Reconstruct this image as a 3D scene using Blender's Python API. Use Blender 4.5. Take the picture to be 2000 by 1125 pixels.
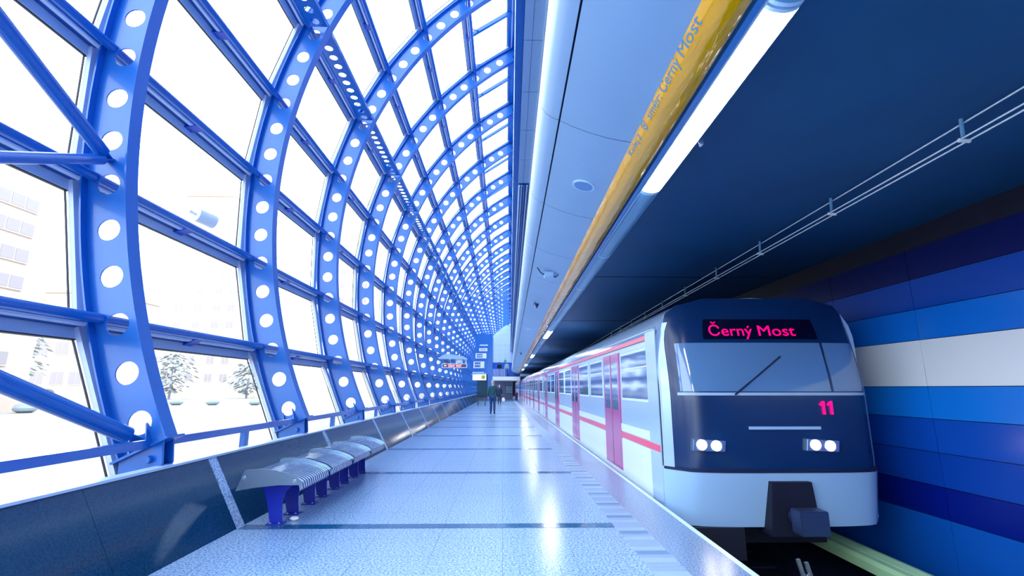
import bpy, bmesh, math, random
from mathutils import Vector, Matrix
random.seed(7)
C = bpy.context.scene
for o in list(bpy.data.objects): bpy.data.objects.remove(o, do_unlink=True)
col = C.collection
PI = math.pi

# ---------------------------------------------------------------- camera
F = 943.2; VX, VY = 982.5, 758.0; CZ = 1.4
cam = bpy.data.cameras.new('camera'); camo = bpy.data.objects.new('camera', cam); col.objects.link(camo)
cam.sensor_width = 36.0; cam.lens = 36.0 * F / 2000.0; cam.clip_start = 0.05; cam.clip_end = 600
d = Vector(((VX - 1000) / F, (562.5 - VY) / F, 1.0)).normalized()
up = Vector((0, d.z, -d.y)).normalized()
ax = Vector((up.y * d.z - up.z * d.y, up.z * d.x - up.x * d.z, up.x * d.y - up.y * d.x)).normalized()
if ax.x < 0: ax = -ax
# rows: world axes in camera coords (x right, y up, z forward); blender camera looks along -z
M = Matrix(((ax.x, ax.y, -ax.z), (d.x, d.y, -d.z), (up.x, up.y, -up.z)))
camo.matrix_world = Matrix.Translation((0, 0, CZ)) @ M.to_4x4()
C.camera = camo

# ---------------------------------------------------------------- world and light
C.view_settings.view_transform = 'Standard'; C.view_settings.look = 'None'
C.view_settings.exposure = 0.28; C.view_settings.gamma = 1.0; C.view_settings.use_curve_mapping = False
W = bpy.data.worlds.new('sky'); C.world = W; W.use_nodes = True
nt = W.node_tree; nt.nodes.clear()
out = nt.nodes.new('ShaderNodeOutputWorld'); bg = nt.nodes.new('ShaderNodeBackground')
tc = nt.nodes.new('ShaderNodeTexCoord'); dp = nt.nodes.new('ShaderNodeVectorMath'); dp.operation = 'DOT_PRODUCT'
sd = Vector((-0.62, 0.72, 0.30)).normalized(); dp.inputs[1].default_value = sd
mr = nt.nodes.new('ShaderNodeMapRange'); mr.inputs[1].default_value = -0.4; mr.inputs[2].default_value = 1.0
cr = nt.nodes.new('ShaderNodeValToRGB')
cr.color_ramp.elements[0].color = (0.74, 0.88, 1.0, 1); cr.color_ramp.elements[1].color = (0.90, 0.95, 1.0, 1)
SKY = 4.2
bg.inputs[1].default_value = SKY
nt.links.new(tc.outputs['Generated'], dp.inputs[0]); nt.links.new(dp.outputs['Value'], mr.inputs[0])
nt.links.new(mr.outputs[0], cr.inputs[0]); nt.links.new(cr.outputs[0], bg.inputs[0]); nt.links.new(bg.outputs[0], out.inputs[0])
sl = bpy.data.lights.new('low_sun', 'SUN'); sl.energy = 1.5; sl.angle = 0.25; sl.color = (1.0, 0.97, 0.95)
so = bpy.data.objects.new('low_sun', sl); col.objects.link(so)
so.rotation_euler = sd.to_track_quat('Z', 'Y').to_euler()

# ---------------------------------------------------------------- materials
def nodes(name):
    m = bpy.data.materials.new(name); m.use_nodes = True
    n = m.node_tree; b = n.nodes['Principled BSDF']; return m, n, b
def mat(name, c, rough=0.5, metal=0.0, spec=0.5, coat=0.0, emit=None, es=0.0, noise=0.0, nscale=6.0, bump=0.0, bscale=30.0):
    m, n, b = nodes(name)
    b.inputs['Base Color'].default_value = (*c, 1); b.inputs['Roughness'].default_value = rough
    b.inputs['Metallic'].default_value = metal; b.inputs['Specular IOR Level'].default_value = spec
    b.inputs['Coat Weight'].default_value = coat; b.inputs['Coat Roughness'].default_value = 0.1
    if emit: b.inputs['Emission Color'].default_value = (*emit, 1); b.inputs['Emission Strength'].default_value = es
    if noise or bump: t = n.nodes.new('ShaderNodeTexCoord')
    if noise:
        nz = n.nodes.new('ShaderNodeTexNoise'); nz.inputs['Scale'].default_value = nscale; nz.inputs['Detail'].default_value = 5
        mx = n.nodes.new('ShaderNodeMix'); mx.data_type = 'RGBA'
        mx.inputs[6].default_value = (*[max(0, v * (1 - noise)) for v in c], 1); mx.inputs[7].default_value = (*[min(1, v * (1 + noise)) for v in c], 1)
        n.links.new(t.outputs['Object'], nz.inputs['Vector']); n.links.new(nz.outputs[0], mx.inputs[0]); n.links.new(mx.outputs[2], b.inputs['Base Color'])
    if bump:
        nb = n.nodes.new('ShaderNodeTexNoise'); nb.inputs['Scale'].default_value = bscale; nb.inputs['Detail'].default_value = 2
        bm_ = n.nodes.new('ShaderNodeBump'); bm_.inputs['Strength'].default_value = bump; bm_.inputs['Distance'].default_value = 0.02
        n.links.new(t.outputs['Object'], nb.inputs['Vector']); n.links.new(nb.outputs[0], bm_.inputs['Height']); n.links.new(bm_.outputs[0], b.inputs['Normal'])
    return m
BLUE = mat('blue_steel_paint', (0.0003, 0.13, 0.52), 0.36, spec=0.55, coat=0.4, noise=0.12, nscale=5)
BLUED = mat('deep_blue_steel_paint', (0.0003, 0.075, 0.34), 0.35, noise=0.1)
LEG = mat('ultramarine_leg_paint', (0.003, 0.02, 0.42), 0.3)
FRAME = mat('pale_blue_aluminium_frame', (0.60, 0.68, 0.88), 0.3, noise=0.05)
ALU = mat('light_blue_aluminium_panel', (0.34, 0.50, 0.72), 0.45, noise=0.05, nscale=2)
ALUW = mat('white_aluminium_edge', (0.6, 0.76, 0.95), 0.3)
DARK = mat('dark_joint', (0.003, 0.01, 0.06), 0.6)
GASKET = mat('black_gasket', (0.004, 0.008, 0.03), 0.5)
CEIL = mat('navy_track_ceiling', (0.001, 0.075, 0.20), 0.6, noise=0.25, nscale=1.2)
NAVY = mat('navy_paint', (0.0003, 0.002, 0.02), 0.6)
STEEL = mat('brushed_stainless_steel', (0.38, 0.52, 0.70), 0.22, metal=0.9, noise=0.08, nscale=15)
BOLT = mat('bright_steel_bolt', (0.8, 0.88, 0.95), 0.2, metal=0.9)
WHITE = mat('white_paint', (0.88, 0.88, 0.88), 0.4)
GREY = mat('grey_lavender_wall', (0.25, 0.27, 0.42), 0.5)
GREEN3 = mat('pale_green_rail_cover', (0.42, 0.72, 0.42), 0.4, noise=0.1, nscale=4)
def glass(name, tint, gl=1.0, rough=0.02):
    m = bpy.data.materials.new(name); m.use_nodes = True; n = m.node_tree; n.nodes.clear()
    o = n.nodes.new('ShaderNodeOutputMaterial'); t = n.nodes.new('ShaderNodeBsdfTransparent'); g = n.nodes.new('ShaderNodeBsdfGlossy')
    x = n.nodes.new('ShaderNodeMixShader'); lw = n.nodes.new('ShaderNodeLayerWeight'); lw.inputs[0].default_value = 0.5
    pw = n.nodes.new('ShaderNodeMath'); pw.operation = 'POWER'; pw.inputs[1].default_value = 5
    f = n.nodes.new('ShaderNodeMath'); f.operation = 'MULTIPLY_ADD'; f.inputs[1].default_value = 0.8; f.inputs[2].default_value = 0.04
    n.links.new(lw.outputs['Facing'], pw.inputs[0]); n.links.new(pw.outputs[0], f.inputs[0])
    t.inputs[0].default_value = (*tint, 1); g.inputs['Roughness'].default_value = rough; g.inputs[0].default_value = (gl, gl, gl, 1)
    n.links.new(f.outputs[0], x.inputs[0]); n.links.new(t.outputs[0], x.inputs[1]); n.links.new(g.outputs[0], x.inputs[2]); n.links.new(x.outputs[0], o.inputs[0])
    return m
GLASS = glass('clear_facade_glass', (0.93, 0.985, 1.0), 0.6)
RAILGLASS = glass('blue_tinted_balustrade_glass', (0.35, 0.65, 0.95))

def floor_mat():
    m, n, b = nodes('speckled_light_granite')
    t = n.nodes.new('ShaderNodeTexCoord')
    def noise(sc, det=2):
        z = n.nodes.new('ShaderNodeTexNoise'); z.inputs['Scale'].default_value = sc; z.inputs['Detail'].default_value = det
        n.links.new(t.outputs['Object'], z.inputs['Vector']); return z
    z1 = noise(55, 3); r1 = n.nodes.new('ShaderNodeValToRGB'); e = r1.color_ramp.elements
    e[0].position = 0.38; e[0].color = (0.07, 0.20, 0.44, 1); e[1].position = 0.58; e[1].color = (0.37, 0.53, 0.76, 1)
    n.links.new(z1.outputs[0], r1.inputs[0])
    z2 = noise(0.6, 3); mx = n.nodes.new('ShaderNodeMix'); mx.data_type = 'RGBA'; mx.blend_type = 'MULTIPLY'; mx.inputs[0].default_value = 1
    r2 = n.nodes.new('ShaderNodeValToRGB'); r2.color_ramp.elements[0].color = (0.78, 0.82, 0.88, 1); r2.color_ramp.elements[1].color = (1, 1, 1, 1)
    n.links.new(z2.outputs[0], r2.inputs[0]); n.links.new(r1.outputs[0], mx.inputs[6]); n.links.new(r2.outputs[0], mx.inputs[7])
    br = n.nodes.new('ShaderNodeTexBrick'); br.offset = 0.0; br.inputs['Scale'].default_value = 1.0
    br.inputs['Brick Width'].default_value = 0.61; br.inputs['Row Height'].default_value = 0.5; br.inputs['Mortar Size'].default_value = 0.0025
    br.inputs['Color1'].default_value = br.inputs['Color2'].default_value = (1, 1, 1, 1); br.inputs['Mortar'].default_value = (0.45, 0.5, 0.6, 1)
    n.links.new(t.outputs['Object'], br.inputs['Vector'])
    m2 = n.nodes.new('ShaderNodeMix'); m2.data_type = 'RGBA'; m2.blend_type = 'MULTIPLY'; m2.inputs[0].default_value = 1
    n.links.new(mx.outputs[2], m2.inputs[6]); n.links.new(br.outputs[0], m2.inputs[7]); n.links.new(m2.outputs[2], b.inputs['Base Color'])
    b.inputs['Roughness'].default_value = 0.22; b.inputs['Specular IOR Level'].default_value = 0.5
    nb = n.nodes.new('ShaderNodeBump'); nb.inputs['Strength'].default_value = 0.25; nb.inputs['Distance'].default_value = 0.002
    n.links.new(z1.outputs[0], nb.inputs['Height']); n.links.new(nb.outputs[0], b.inputs['Normal'])
    return m
FLOOR = floor_mat()
def speck(name, c0, c1, sc=70, rough=0.2, p0=0.4, p1=0.6):
    m, n, b = nodes(name); t = n.nodes.new('ShaderNodeTexCoord'); z = n.nodes.new('ShaderNodeTexNoise')
    z.inputs['Scale'].default_value = sc; z.inputs['Detail'].default_value = 3
    r = n.nodes.new('ShaderNodeValToRGB'); r.color_ramp.elements[0].position = p0; r.color_ramp.elements[1].position = p1
    r.color_ramp.elements[0].color = (*c0, 1); r.color_ramp.elements[1].color = (*c1, 1)
    n.links.new(t.outputs['Object'], z.inputs['Vector']); n.links.new(z.outputs[0], r.inputs[0]); n.links.new(r.outputs[0], b.inputs['Base Color'])
    b.inputs['Roughness'].default_value = rough; return m
EDGEFLOOR = speck('darker_speckled_granite', (0.07, 0.15, 0.32), (0.26, 0.36, 0.56), rough=0.25)
BAND = speck('dark_polished_granite_band', (0.003, 0.06, 0.17), (0.012, 0.12, 0.28), 90, 0.15)
STRIP = speck('pale_speckled_granite_strip', (0.12, 0.25, 0.5), (0.5, 0.65, 0.85), 60, 0.3)
PLINTH = speck('dark_polished_granite_cladding', (0.005, 0.040, 0.10), (0.010, 0.058, 0.135), 60, 0.12)
TACT = mat('ribbed_tactile_slab', (0.26, 0.38, 0.58), 0.35)
TACT2 = mat('ribbed_tactile_slab_blue', (0.14, 0.26, 0.48), 0.35)

# ---------------------------------------------------------------- mesh helpers
class MB:
    def __init__(s): s.v = []; s.f = []
    def add(s, vs, fs):
        k = len(s.v); s.v += [tuple(v) for v in vs]; s.f += [tuple(i + k for i in f) for f in fs]; return s
    def box(s, x0, x1, y0, y1, z0, z1):
        return s.add([(x0,y0,z0),(x1,y0,z0),(x1,y1,z0),(x0,y1,z0),(x0,y0,z1),(x1,y0,z1),(x1,y1,z1),(x0,y1,z1)],
                     [(0,3,2,1),(4,5,6,7),(0,1,5,4),(1,2,6,5),(2,3,7,6),(3,0,4,7)])
    def prism(s, poly, a0, a1, axis='y'):
        # poly in the plane perpendicular to axis; y: (x,z)  x: (y,z)  z: (x,y)
        def P(p, a): return {'y': (p[0], a, p[1]), 'x': (a, p[0], p[1]), 'z': (p[0], p[1], a)}[axis]
        n = len(poly)
        return s.add([P(p, a0) for p in poly] + [P(p, a1) for p in poly],
                     [tuple(range(n))[::-1], tuple(range(n, 2*n))] + [(i, (i+1) % n, n + (i+1) % n, n + i) for i in range(n)])
    def tube(s, p, q, r, n=12, r2=None, cap=True):
        p = Vector(p); q = Vector(q); w = (q - p).normalized(); r2 = r if r2 is None else r2
        a = w.orthogonal().normalized(); b = w.cross(a)
        vs = [p + (a*math.cos(t) + b*math.sin(t)) * r for t in [2*PI*i/n for i in range(n)]] + [q + (a*math.cos(t) + b*math.sin(t)) * r2 for t in [2*PI*i/n for i in range(n)]]
        fs = [(i, (i+1) % n, n + (i+1) % n, n + i) for i in range(n)]
        if cap: fs += [tuple(range(n))[::-1], tuple(range(n, 2*n))]
        return s.add(vs, fs)
    def bar(s, p, q, w, h, side=Vector((0, 0, 1))):
        # box beam between p and q; h along 'side', w along the other
        p = Vector(p); q = Vector(q); t = (q - p).normalized(); a = (side - t * side.dot(t)).normalized(); b = t.cross(a)
        vs = [e + a*i*h/2 + b*j*w/2 for e in (p, q) for (i, j) in ((-1,-1),(1,-1),(1,1),(-1,1))]
        return s.add(vs, [(3,2,1,0),(4,5,6,7),(0,1,5,4),(1,2,6,5),(2,3,7,6),(3,0,4,7)])
    def lathe(s, prof, n=16, o=(0, 0, 0), sx=1, sy=1):
        vs = []; fs = []
        for (r, z) in prof:
            for i in range(n):
                t = 2*PI*i/n; vs.append((o[0] + r*sx*math.cos(t), o[1] + r*sy*math.sin(t), o[2] + z))
        for k in range(len(prof) - 1):
            for i in range(n): fs.append((k*n + i, k*n + (i+1) % n, (k+1)*n + (i+1) % n, (k+1)*n + i))
        fs += [tuple(range(n))[::-1], tuple((len(prof)-1)*n + i for i in range(n))]
        return s.add(vs, fs)
    def build(s, name, m, parent=None, smooth=False, bevel=0):
        me = bpy.data.meshes.new(name); me.from_pydata(s.v, [], s.f)
        bm = bmesh.new(); bm.from_mesh(me); bmesh.ops.recalc_face_normals(bm, faces=bm.faces)
        if bevel: bmesh.ops.bevel(bm, geom=[e for e in bm.edges if len(e.link_faces) == 2 and e.calc_face_angle(0) > 0.6], offset=bevel, segments=2, affect='EDGES')
        bm.to_mesh(me); bm.free()
        me.materials.append(m)
        if smooth:
            me.polygons.foreach_set('use_smooth', [True] * len(me.polygons))
            try: me.set_sharp_from_angle(angle=0.7)
            except Exception: pass
        o = bpy.data.objects.new(name, me); col.objects.link(o)
        if parent: o.parent = parent; o.matrix_parent_inverse = Matrix.Translation(parent.location).inverted() if not parent.rotation_euler.z else (Matrix.Translation(parent.location) @ Matrix.Rotation(parent.rotation_euler.z, 4, 'Z')).inverted()
        return o
def tag(o, label=None, cat=None, group=None, kind=None):
    if label: o['label'] = label
    if cat: o['category'] = cat
    if group: o['group'] = group
    if kind: o['kind'] = kind
    return o
def thing(name, loc, label=None, cat=None, group=None, kind=None, rz=0):
    o = bpy.data.objects.new(name, None); col.objects.link(o); o.location = loc; o.rotation_euler.z = rz; o.empty_display_size = 0.1
    return tag(o, label, cat, group, kind)
def kids(o): return [c for c in bpy.data.objects if c.parent == o]
def copy_tree(o, parent=None):
    c = o.copy(); col.objects.link(c)
    if parent: c.parent = parent; c.matrix_parent_inverse = o.matrix_parent_inverse.copy()
    for ch in kids(o): copy_tree(ch, c)
    return c
def struct(name, mb, m, label=None, **k):
    return tag(mb.build(name, m, **k), label, 'building part', None, 'structure')
ORD = ['zeroth','first','second','third','fourth','fifth','sixth','seventh','eighth','ninth','tenth','eleventh','twelfth','thirteenth','fourteenth','fifteenth','sixteenth','seventeenth','eighteenth','nineteenth','twentieth',
       'twenty-first','twenty-second','twenty-third','twenty-fourth','twenty-fifth','twenty-sixth','twenty-seventh','twenty-eighth','twenty-ninth','thirtieth','thirty-first','thirty-second','thirty-third','thirty-fourth','thirty-fifth','thirty-sixth','thirty-seventh','thirty-eighth']

# ---------------------------------------------------------------- layout constants
Y0 = 4.80; S = 3.228; BAND0 = 5.41
NR = 27                         # ribs 0..26, rib 0 is the first one in view
YEND = 88.0; YB = -9.0
WBX, WTX, WTZ = -2.70, -3.08, 0.68      # foot and top of the canted granite plinth
EX = 1.95                        # platform edge
XW = 5.30                        # wall beyond the track
TRX = 3.45                       # track centre
def sx(y): return 0.0135 * (y - 3.0)     # the soffit side runs slightly off the arch side
PXc = [-3.2752e-06, 9.535394e-05, 0.01325543697, -0.2340580146, -3.21291368]
PZc = [1.29106e-06, -0.000311966, 0.00733195916, 0.4423980165, 0.6293662944]
def poly(c, t):
    r = 0
    for k in c: r = r*t + k
    return r
def prof(i): return (poly(PXc, i), poly(PZc, i))
def frame(i):
    e = 0.01; a = prof(i - e); b = prof(i + e); tx, tz = b[0]-a[0], b[1]-a[1]; L = math.hypot(tx, tz); tx /= L; tz /= L
    return (tx, tz), (-tz, tx)           # tangent, outward normal
def PR(i, r, y):
    x, z = prof(i); t, n = frame(i); return Vector((x + n[0]*r, y, z + n[1]*r))
def itop(y):                              # where the profile meets the upper wall
    X = 0.26 + sx(y); i = 26.0
    while prof(i)[0] < X: i += 0.02
    return i

# ================================================================= STRUCTURE
fl = struct('floor', MB().box(WBX - 0.02, 1.45, YB, YEND, -0.25, 0.0), FLOOR, 'pale blue speckled granite platform floor with thin tile joints')
struct('floor', MB().box(1.45, EX - 0.045, YB, YEND, -0.25, 0.0), EDGEFLOOR, 'darker speckled granite safety zone along the platform edge')
struct('trim_1', MB().box(EX - 0.045, EX + 0.0, YB, YEND, -0.10, 0.006), ALUW, 'white nosing line along the platform edge')
struct('wall_platform_edge', MB().box(EX - 0.30, EX - 0.06, YB, YEND, -1.3, -0.10), NAVY, 'dark face below the platform edge')
n = 2
for k in range(-3, 26):
    y = BAND0 + S*k
    struct('trim_%d' % n, MB().box(WBX + 0.02, 1.15, y - 0.08, y + 0.08, 0.0, 0.003), BAND, 'dark granite band laid across the platform floor'); n += 1
# tactile guidance line: groups of ribbed slabs
mb = MB(); mb2 = MB()
y = YB
j = 0
while y < 60:
    tgt = mb2 if j % 6 in (3,) else mb
    tgt.box(1.16, 1.44, y, y + 0.10, 0.0, 0.004) if j % 3 == 1 else None
    if j % 3 != 1:
        for q in range(5): tgt.box(1.16, 1.44, y + 0.02*q, y + 0.02*q + 0.012, 0.0, 0.004)
    y += 0.10; j += 1
struct('trim_%d' % n, mb, TACT, 'ribbed tactile line of pale slabs along the platform'); n += 1
struct('trim_%d' % n, mb2, TACT2, 'bluer slabs in the tactile line'); n += 1

# canted granite plinth below the glass
ang = (WTX - WBX, WTZ)
mb = MB()
for k in range(-3, 27):
    y0 = BAND0 + S*(k-1) + 0.10 if k > -3 else YB; y1 = BAND0 + S*k - 0.06
    h = (y0 + y1) / 2
    for a, b in ((y0, h - 0.002), (h + 0.002, y1)):
        mb.prism([(WBX, 0.0), (WTX, WTZ), (WTX - 0.10, WTZ), (WBX - 0.25, 0)], a, b)
struct('wall_left', mb, PLINTH, 'dark polished granite plinth leaning under the glass arch')
struct('wall_left_core', MB().prism([(WBX - 0.03, -0.2), (WTX - 0.03, WTZ - 0.02), (WTX - 0.10, WTZ - 0.02), (WTX - 0.14, 0.45), (-3.75, 0.45), (-3.75, -0.2)], YB, YEND), DARK, 'dark core behind the granite plinth')
struct('trim_%d' % n, MB().prism([(WTX + 0.012, WTZ), (WTX + 0.012, WTZ + 0.022), (WTX - 0.10, WTZ + 0.022), (WTX - 0.10, WTZ)], YB, YEND), ALUW, 'pale metal sill on top of the granite plinth'); n += 1
for k in range(-3, 26):
    y = BAND0 + S*k; e = 0.004
    struct('trim_%d' % n, MB().prism([(WBX + e, 0.0), (WTX + e, WTZ), (WTX - 0.10, WTZ), (WBX - 0.25, 0)], y - 0.05, y + 0.09), STRIP, 'pale speckled granite strip across the dark plinth'); n += 1

# outside ground
m_ground = mat('pale_paving', (0.33, 0.31, 0.28), 0.8, noise=0.12, nscale=0.5)
struct('ground', MB().box(-400, -3.74, -120, 420, -0.3, -0.05), m_ground, 'bright pale paved plaza outside the glass')

# upper right side: wall from the arch crown down, upper soffit, recess
def sheared(mb):
    mb.v = [(v[0] + sx(v[1]), v[1], v[2]) for v in mb.v]; return mb
struct('wall_right_upper', sheared(MB().box(0.30, 0.34, YB, YEND, 7.8, 13.0)), BLUE, 'blue wall strip beside the arch crown')
mb = MB()
for k in range(-3, NR): mb.box(0.285, 0.30, Y0 + S*k + 0.65, Y0 + S*k + 2.75, 9.05, 12.6)
struct('trim_%d' % n, sheared(mb), ALU, 'pale panels between the rib ends beside the arch crown'); n += 1
struct('trim_%d' % n, sheared(MB().box(0.14, 0.32, YB, YEND, 7.85, 8.9)), BLUE, 'long blue beam carrying the ends of the ribs'); n += 1
mb = MB()
for k in range(-8, 10):
    y = 14.35 - 1.61*(k+1) if k >= 0 else None
for k in range(14):
    y1 = 14.35 - 1.61*k; y0 = y1 - 1.60
    if y1 < YB: break
    mb.box(0.30, 0.455, y0, y1 - 0.01, 7.78, 7.80); mb.box(0.462, 0.66, y0, y1 - 0.01, 7.78, 7.80)
struct('ceiling_upper', sheared(mb), ALU, 'narrow pale soffit panels high beside the arch')
struct('trim_%d' % n, sheared(MB().box(0.655, 0.675, YB, YEND, 7.70, 7.81)), ALUW, 'white edge line of the upper soffit'); n += 1
struct('ceiling_backing', sheared(MB().box(0.28, 0.70, YB, YEND, 7.815, 7.85)), BLUED)
struct('wall_recess', sheared(MB().box(0.70, 0.78, YB, YEND, 3.5, 7.85)), BLUED, 'deep blue wall in the recess above the soffit')
struct('roof', sheared(MB().box(0.34, 6.0, YB, YEND, 12.98, 13.1)), NAVY)
for i, (xx, m_) in enumerate(((0.34, ALUW), (0.42, ALU), (0.50, BLUE), (0.59, ALUW))):
    tag(sheared(MB().tube((xx, 14.4, 7.72), (xx, YEND, 7.72), 0.028, 8)).build('service_pipe', m_, smooth=True), ['thin white service pipe nearest the arch crown', 'thin pale blue service pipe second from the arch crown', 'thin deep blue service pipe third from the arch crown', 'thin white service pipe furthest from the arch crown'][i], 'pipe', 'service pipes running under the upper ledge')

struct('trim_%d' % n, sheared(MB().box(-0.02, 0.34, YB, YEND, 12.74, 12.9)), BLUE, 'blue ridge closing the arch crown'); n += 1
struct('wall_end_upper', MB().box(1.45, 7.0, YEND - 0.6, YEND - 0.3, 3.7, 13.0), ALU)
# platform soffit of curved aluminium panels
sec = [(0.262, 3.58), (0.262, 3.47), (0.272, 3.405), (0.30, 3.36), (0.345, 3.325), (0.393, 3.305)]
sec2 = [(0.405, 3.30), (0.50, 3.252), (0.61, 3.208), (0.75, 3.165), (0.93, 3.13)]
cl = thing('ceiling', (0.6, 0, 3.2), 'curved pale blue aluminium soffit above the platform', 'building part', None, 'structure')
def panel(sc, y0, y1):
    th = 0.012; nn = len(sc)
    mb = MB(); pl = [(x, z) for x, z in sc] + [(x + 0.004, z + th) for x, z in sc[::-1]]
    mb.prism(pl, y0, y1); return sheared(mb)
k = -8; YS = 3.18; PS = 1.607
while YS + PS*k < 56.5:
    y0 = YS + PS*k + 0.006; y1 = YS + PS*(k+1) - 0.006
    panel(sec, y0, y1).build('edge_panel', ALU, cl, smooth=True); panel(sec2, y0, y1).build('soffit_panel', ALU, cl, smooth=True); k += 1
bk = [(x + 0.012, z + 0.03) for x, z in sec + sec2[1:]] + [(0.95, 3.8), (0.274, 3.8)]
mb = MB(); mb.prism(bk[:-2] + [(0.95, 3.62), (0.30, 3.60)], YB, 57); sheared(mb).build('backing', DARK, cl)

# yellow tube
YEL = mat('glossy_yellow_foil', (1.0, 0.44, 0.0), 0.14, spec=0.5, coat=0.45)
b = YEL.node_tree.nodes['Principled BSDF']; n_ = YEL.node_tree
t_ = n_.nodes.new('ShaderNodeTexCoord'); mp = n_.nodes.new('ShaderNodeMapping'); mp.inputs['Scale'].default_value = (8, 2.0, 8)
nz = n_.nodes.new('ShaderNodeTexNoise'); nz.inputs['Scale'].default_value = 1.6; nz.inputs['Detail'].default_value = 3
bu = n_.nodes.new('ShaderNodeBump'); bu.inputs['Strength'].default_value = 0.45; bu.inputs['Distance'].default_value = 0.035
n_.links.new(t_.outputs['Object'], mp.inputs[0]); n_.links.new(mp.outputs[0], nz.inputs['Vector']); n_.links.new(nz.outputs[0], bu.inputs['Height'])
n_.links.new(bu.outputs[0], b.inputs['Normal']); n_.links.new(bu.outputs[0], b.inputs['Coat Normal'])
TCX, TCZ, TR = 1.03, 3.18, 0.125
tb = thing('sign_tube', (TCX, 0, TCZ), 'long glossy yellow tube with blue lettering under the platform soffit', 'sign')
mb = MB(); N = 40; ys = [YB, 0, 10, 20, 30, 40, 50, 57]
for y in ys:
    for i in range(N): mb.v.append((TCX + TR*math.cos(2*PI*i/N) + sx(y), y, TCZ + TR*math.sin(2*PI*i/N)))
for kk in range(len(ys) - 1):
    for i in range(N): mb.f.append((kk*N + i, kk*N + (i+1) % N, (kk+1)*N + (i+1) % N, (kk+1)*N + i))
mb.f.append(tuple(range(N))); mb.f.append(tuple((len(ys)-1)*N + i for i in range(N)))
mb.build('tube_shell', YEL, tb, smooth=True)
TXT = mat('light_blue_lettering', (0.08, 0.30, 0.60), 0.4)
def text_mesh(s, size, bold=0.0):
    cu = bpy.data.curves.new('text', 'FONT'); cu.body = s; cu.size = size; cu.resolution_u = 4
    o = bpy.data.objects.new('text', cu); col.objects.link(o)
    dg = bpy.context.evaluated_depsgraph_get(); dg.update(); me = bpy.data.meshes.new_from_object(o.evaluated_get(dg))
    bpy.data.objects.remove(o, do_unlink=True)
    bm = bmesh.new(); bm.from_mesh(me)
    return bm, me
def text_width(bm): 
    xs = [v.co.x for v in bm.verts]; return min(xs), max(xs)
def tube_text(s, size, ystart, yend, ang0, label):
    bm, me = text_mesh(s, size, 0.0012)
    bmesh.ops.subdivide_edges(bm, edges=[e for e in bm.edges if e.calc_length() > 0.02], cuts=2)
    x0, x1 = text_width(bm)
    for v in bm.verts:
        y = ystart + (yend - ystart) * (v.co.x - x0) / (x1 - x0)
        a = ang0 - v.co.y / TR
        v.co = Vector((TCX + (TR + 0.0015) * math.cos(a) + sx(y), y, TCZ + (TR + 0.0015) * math.sin(a)))
    bmesh.ops.recalc_face_normals(bm, faces=bm.faces)
    bm.to_mesh(me); bm.free(); me.materials.clear(); me.materials.append(TXT)
    o = bpy.data.objects.new('lettering', me); col.objects.link(o); o.parent = tb; o.matrix_parent_inverse = Matrix.Translation(tb.location).inverted(); o['label'] = label
AT = 3.98
tube_text('Kolej', 0.060, 3.30, 3.09, AT, 'blue word meaning track'); tube_text('2', 0.060, 3.06, 3.02, AT, 'blue track number')
tube_text('směr:', 0.075, 2.80, 2.56, AT, 'blue lettering meaning direction')
tube_text('Černý', 0.088, 2.52, 2.245, AT, 'first blue word of the terminus name'); tube_text('Most', 0.088, 2.205, 1.95, AT, 'second blue word of the terminus name')
# metro emblem between the words: ring with a downward arrow
mb = MB()
def tpt(u, v):                       # u along reading direction (m), v up
    y = 2.90 - u; a = AT - v / TR
    return (TCX + (TR + 0.0015)*math.cos(a) + sx(y), y, TCZ + (TR + 0.0015)*math.sin(a))
K = 20
ring = [(0.032*math.cos(2*PI*i/K), 0.028 + 0.038*math.sin(2*PI*i/K)) for i in range(K)]; rin = [(0.024*math.cos(2*PI*i/K), 0.028 + 0.029*math.sin(2*PI*i/K)) for i in range(K)]
mb.add([tpt(*p) for p in ring + rin], [(i, (i+1) % K, K + (i+1) % K, K + i) for i in range(K)])
mb.add([tpt(*p) for p in ((-0.016, 0.03), (0.016, 0.03), (0, -0.014))], [(0, 1, 2)]); mb.add([tpt(*p) for p in ((-0.006, 0.03), (0.006, 0.03), (0.006, 0.06), (-0.006, 0.06))], [(0, 1, 2, 3)])
mb.build('emblem', TXT, tb)

# blue channel beside the tube, continuous trough and ceiling over the track
struct('trim_%d' % n, sheared(MB().box(1.165, 1.20, YB, 57, 3.125, 3.30)), mat('channel_blue', (0.05, 0.25, 0.65), 0.3), 'blue channel beside the yellow tube'); n += 1
struct('trim_%d' % n, sheared(MB().box(1.203, 1.211, YB, 57, 3.115, 3.30)), ALUW, 'thin bright strip between tube and lamps'); n += 1
struct('wall_housing', sheared(MB().box(0.93, 1.46, YB, 57, 3.34, 3.9)), NAVY)
struct('ceiling_track', MB().box(1.40, XW + 0.2, YB, YEND, 3.45, 3.7), CEIL, 'dark navy ceiling over the track')
mb = MB()
for k in range(1, 14): mb.box(1.5, XW, k*6.0 + 2.8, k*6.0 + 2.83, 3.443, 3.45)
struct('trim_%d' % n, mb, DARK, 'dark joints in the track ceiling'); n += 1

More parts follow.
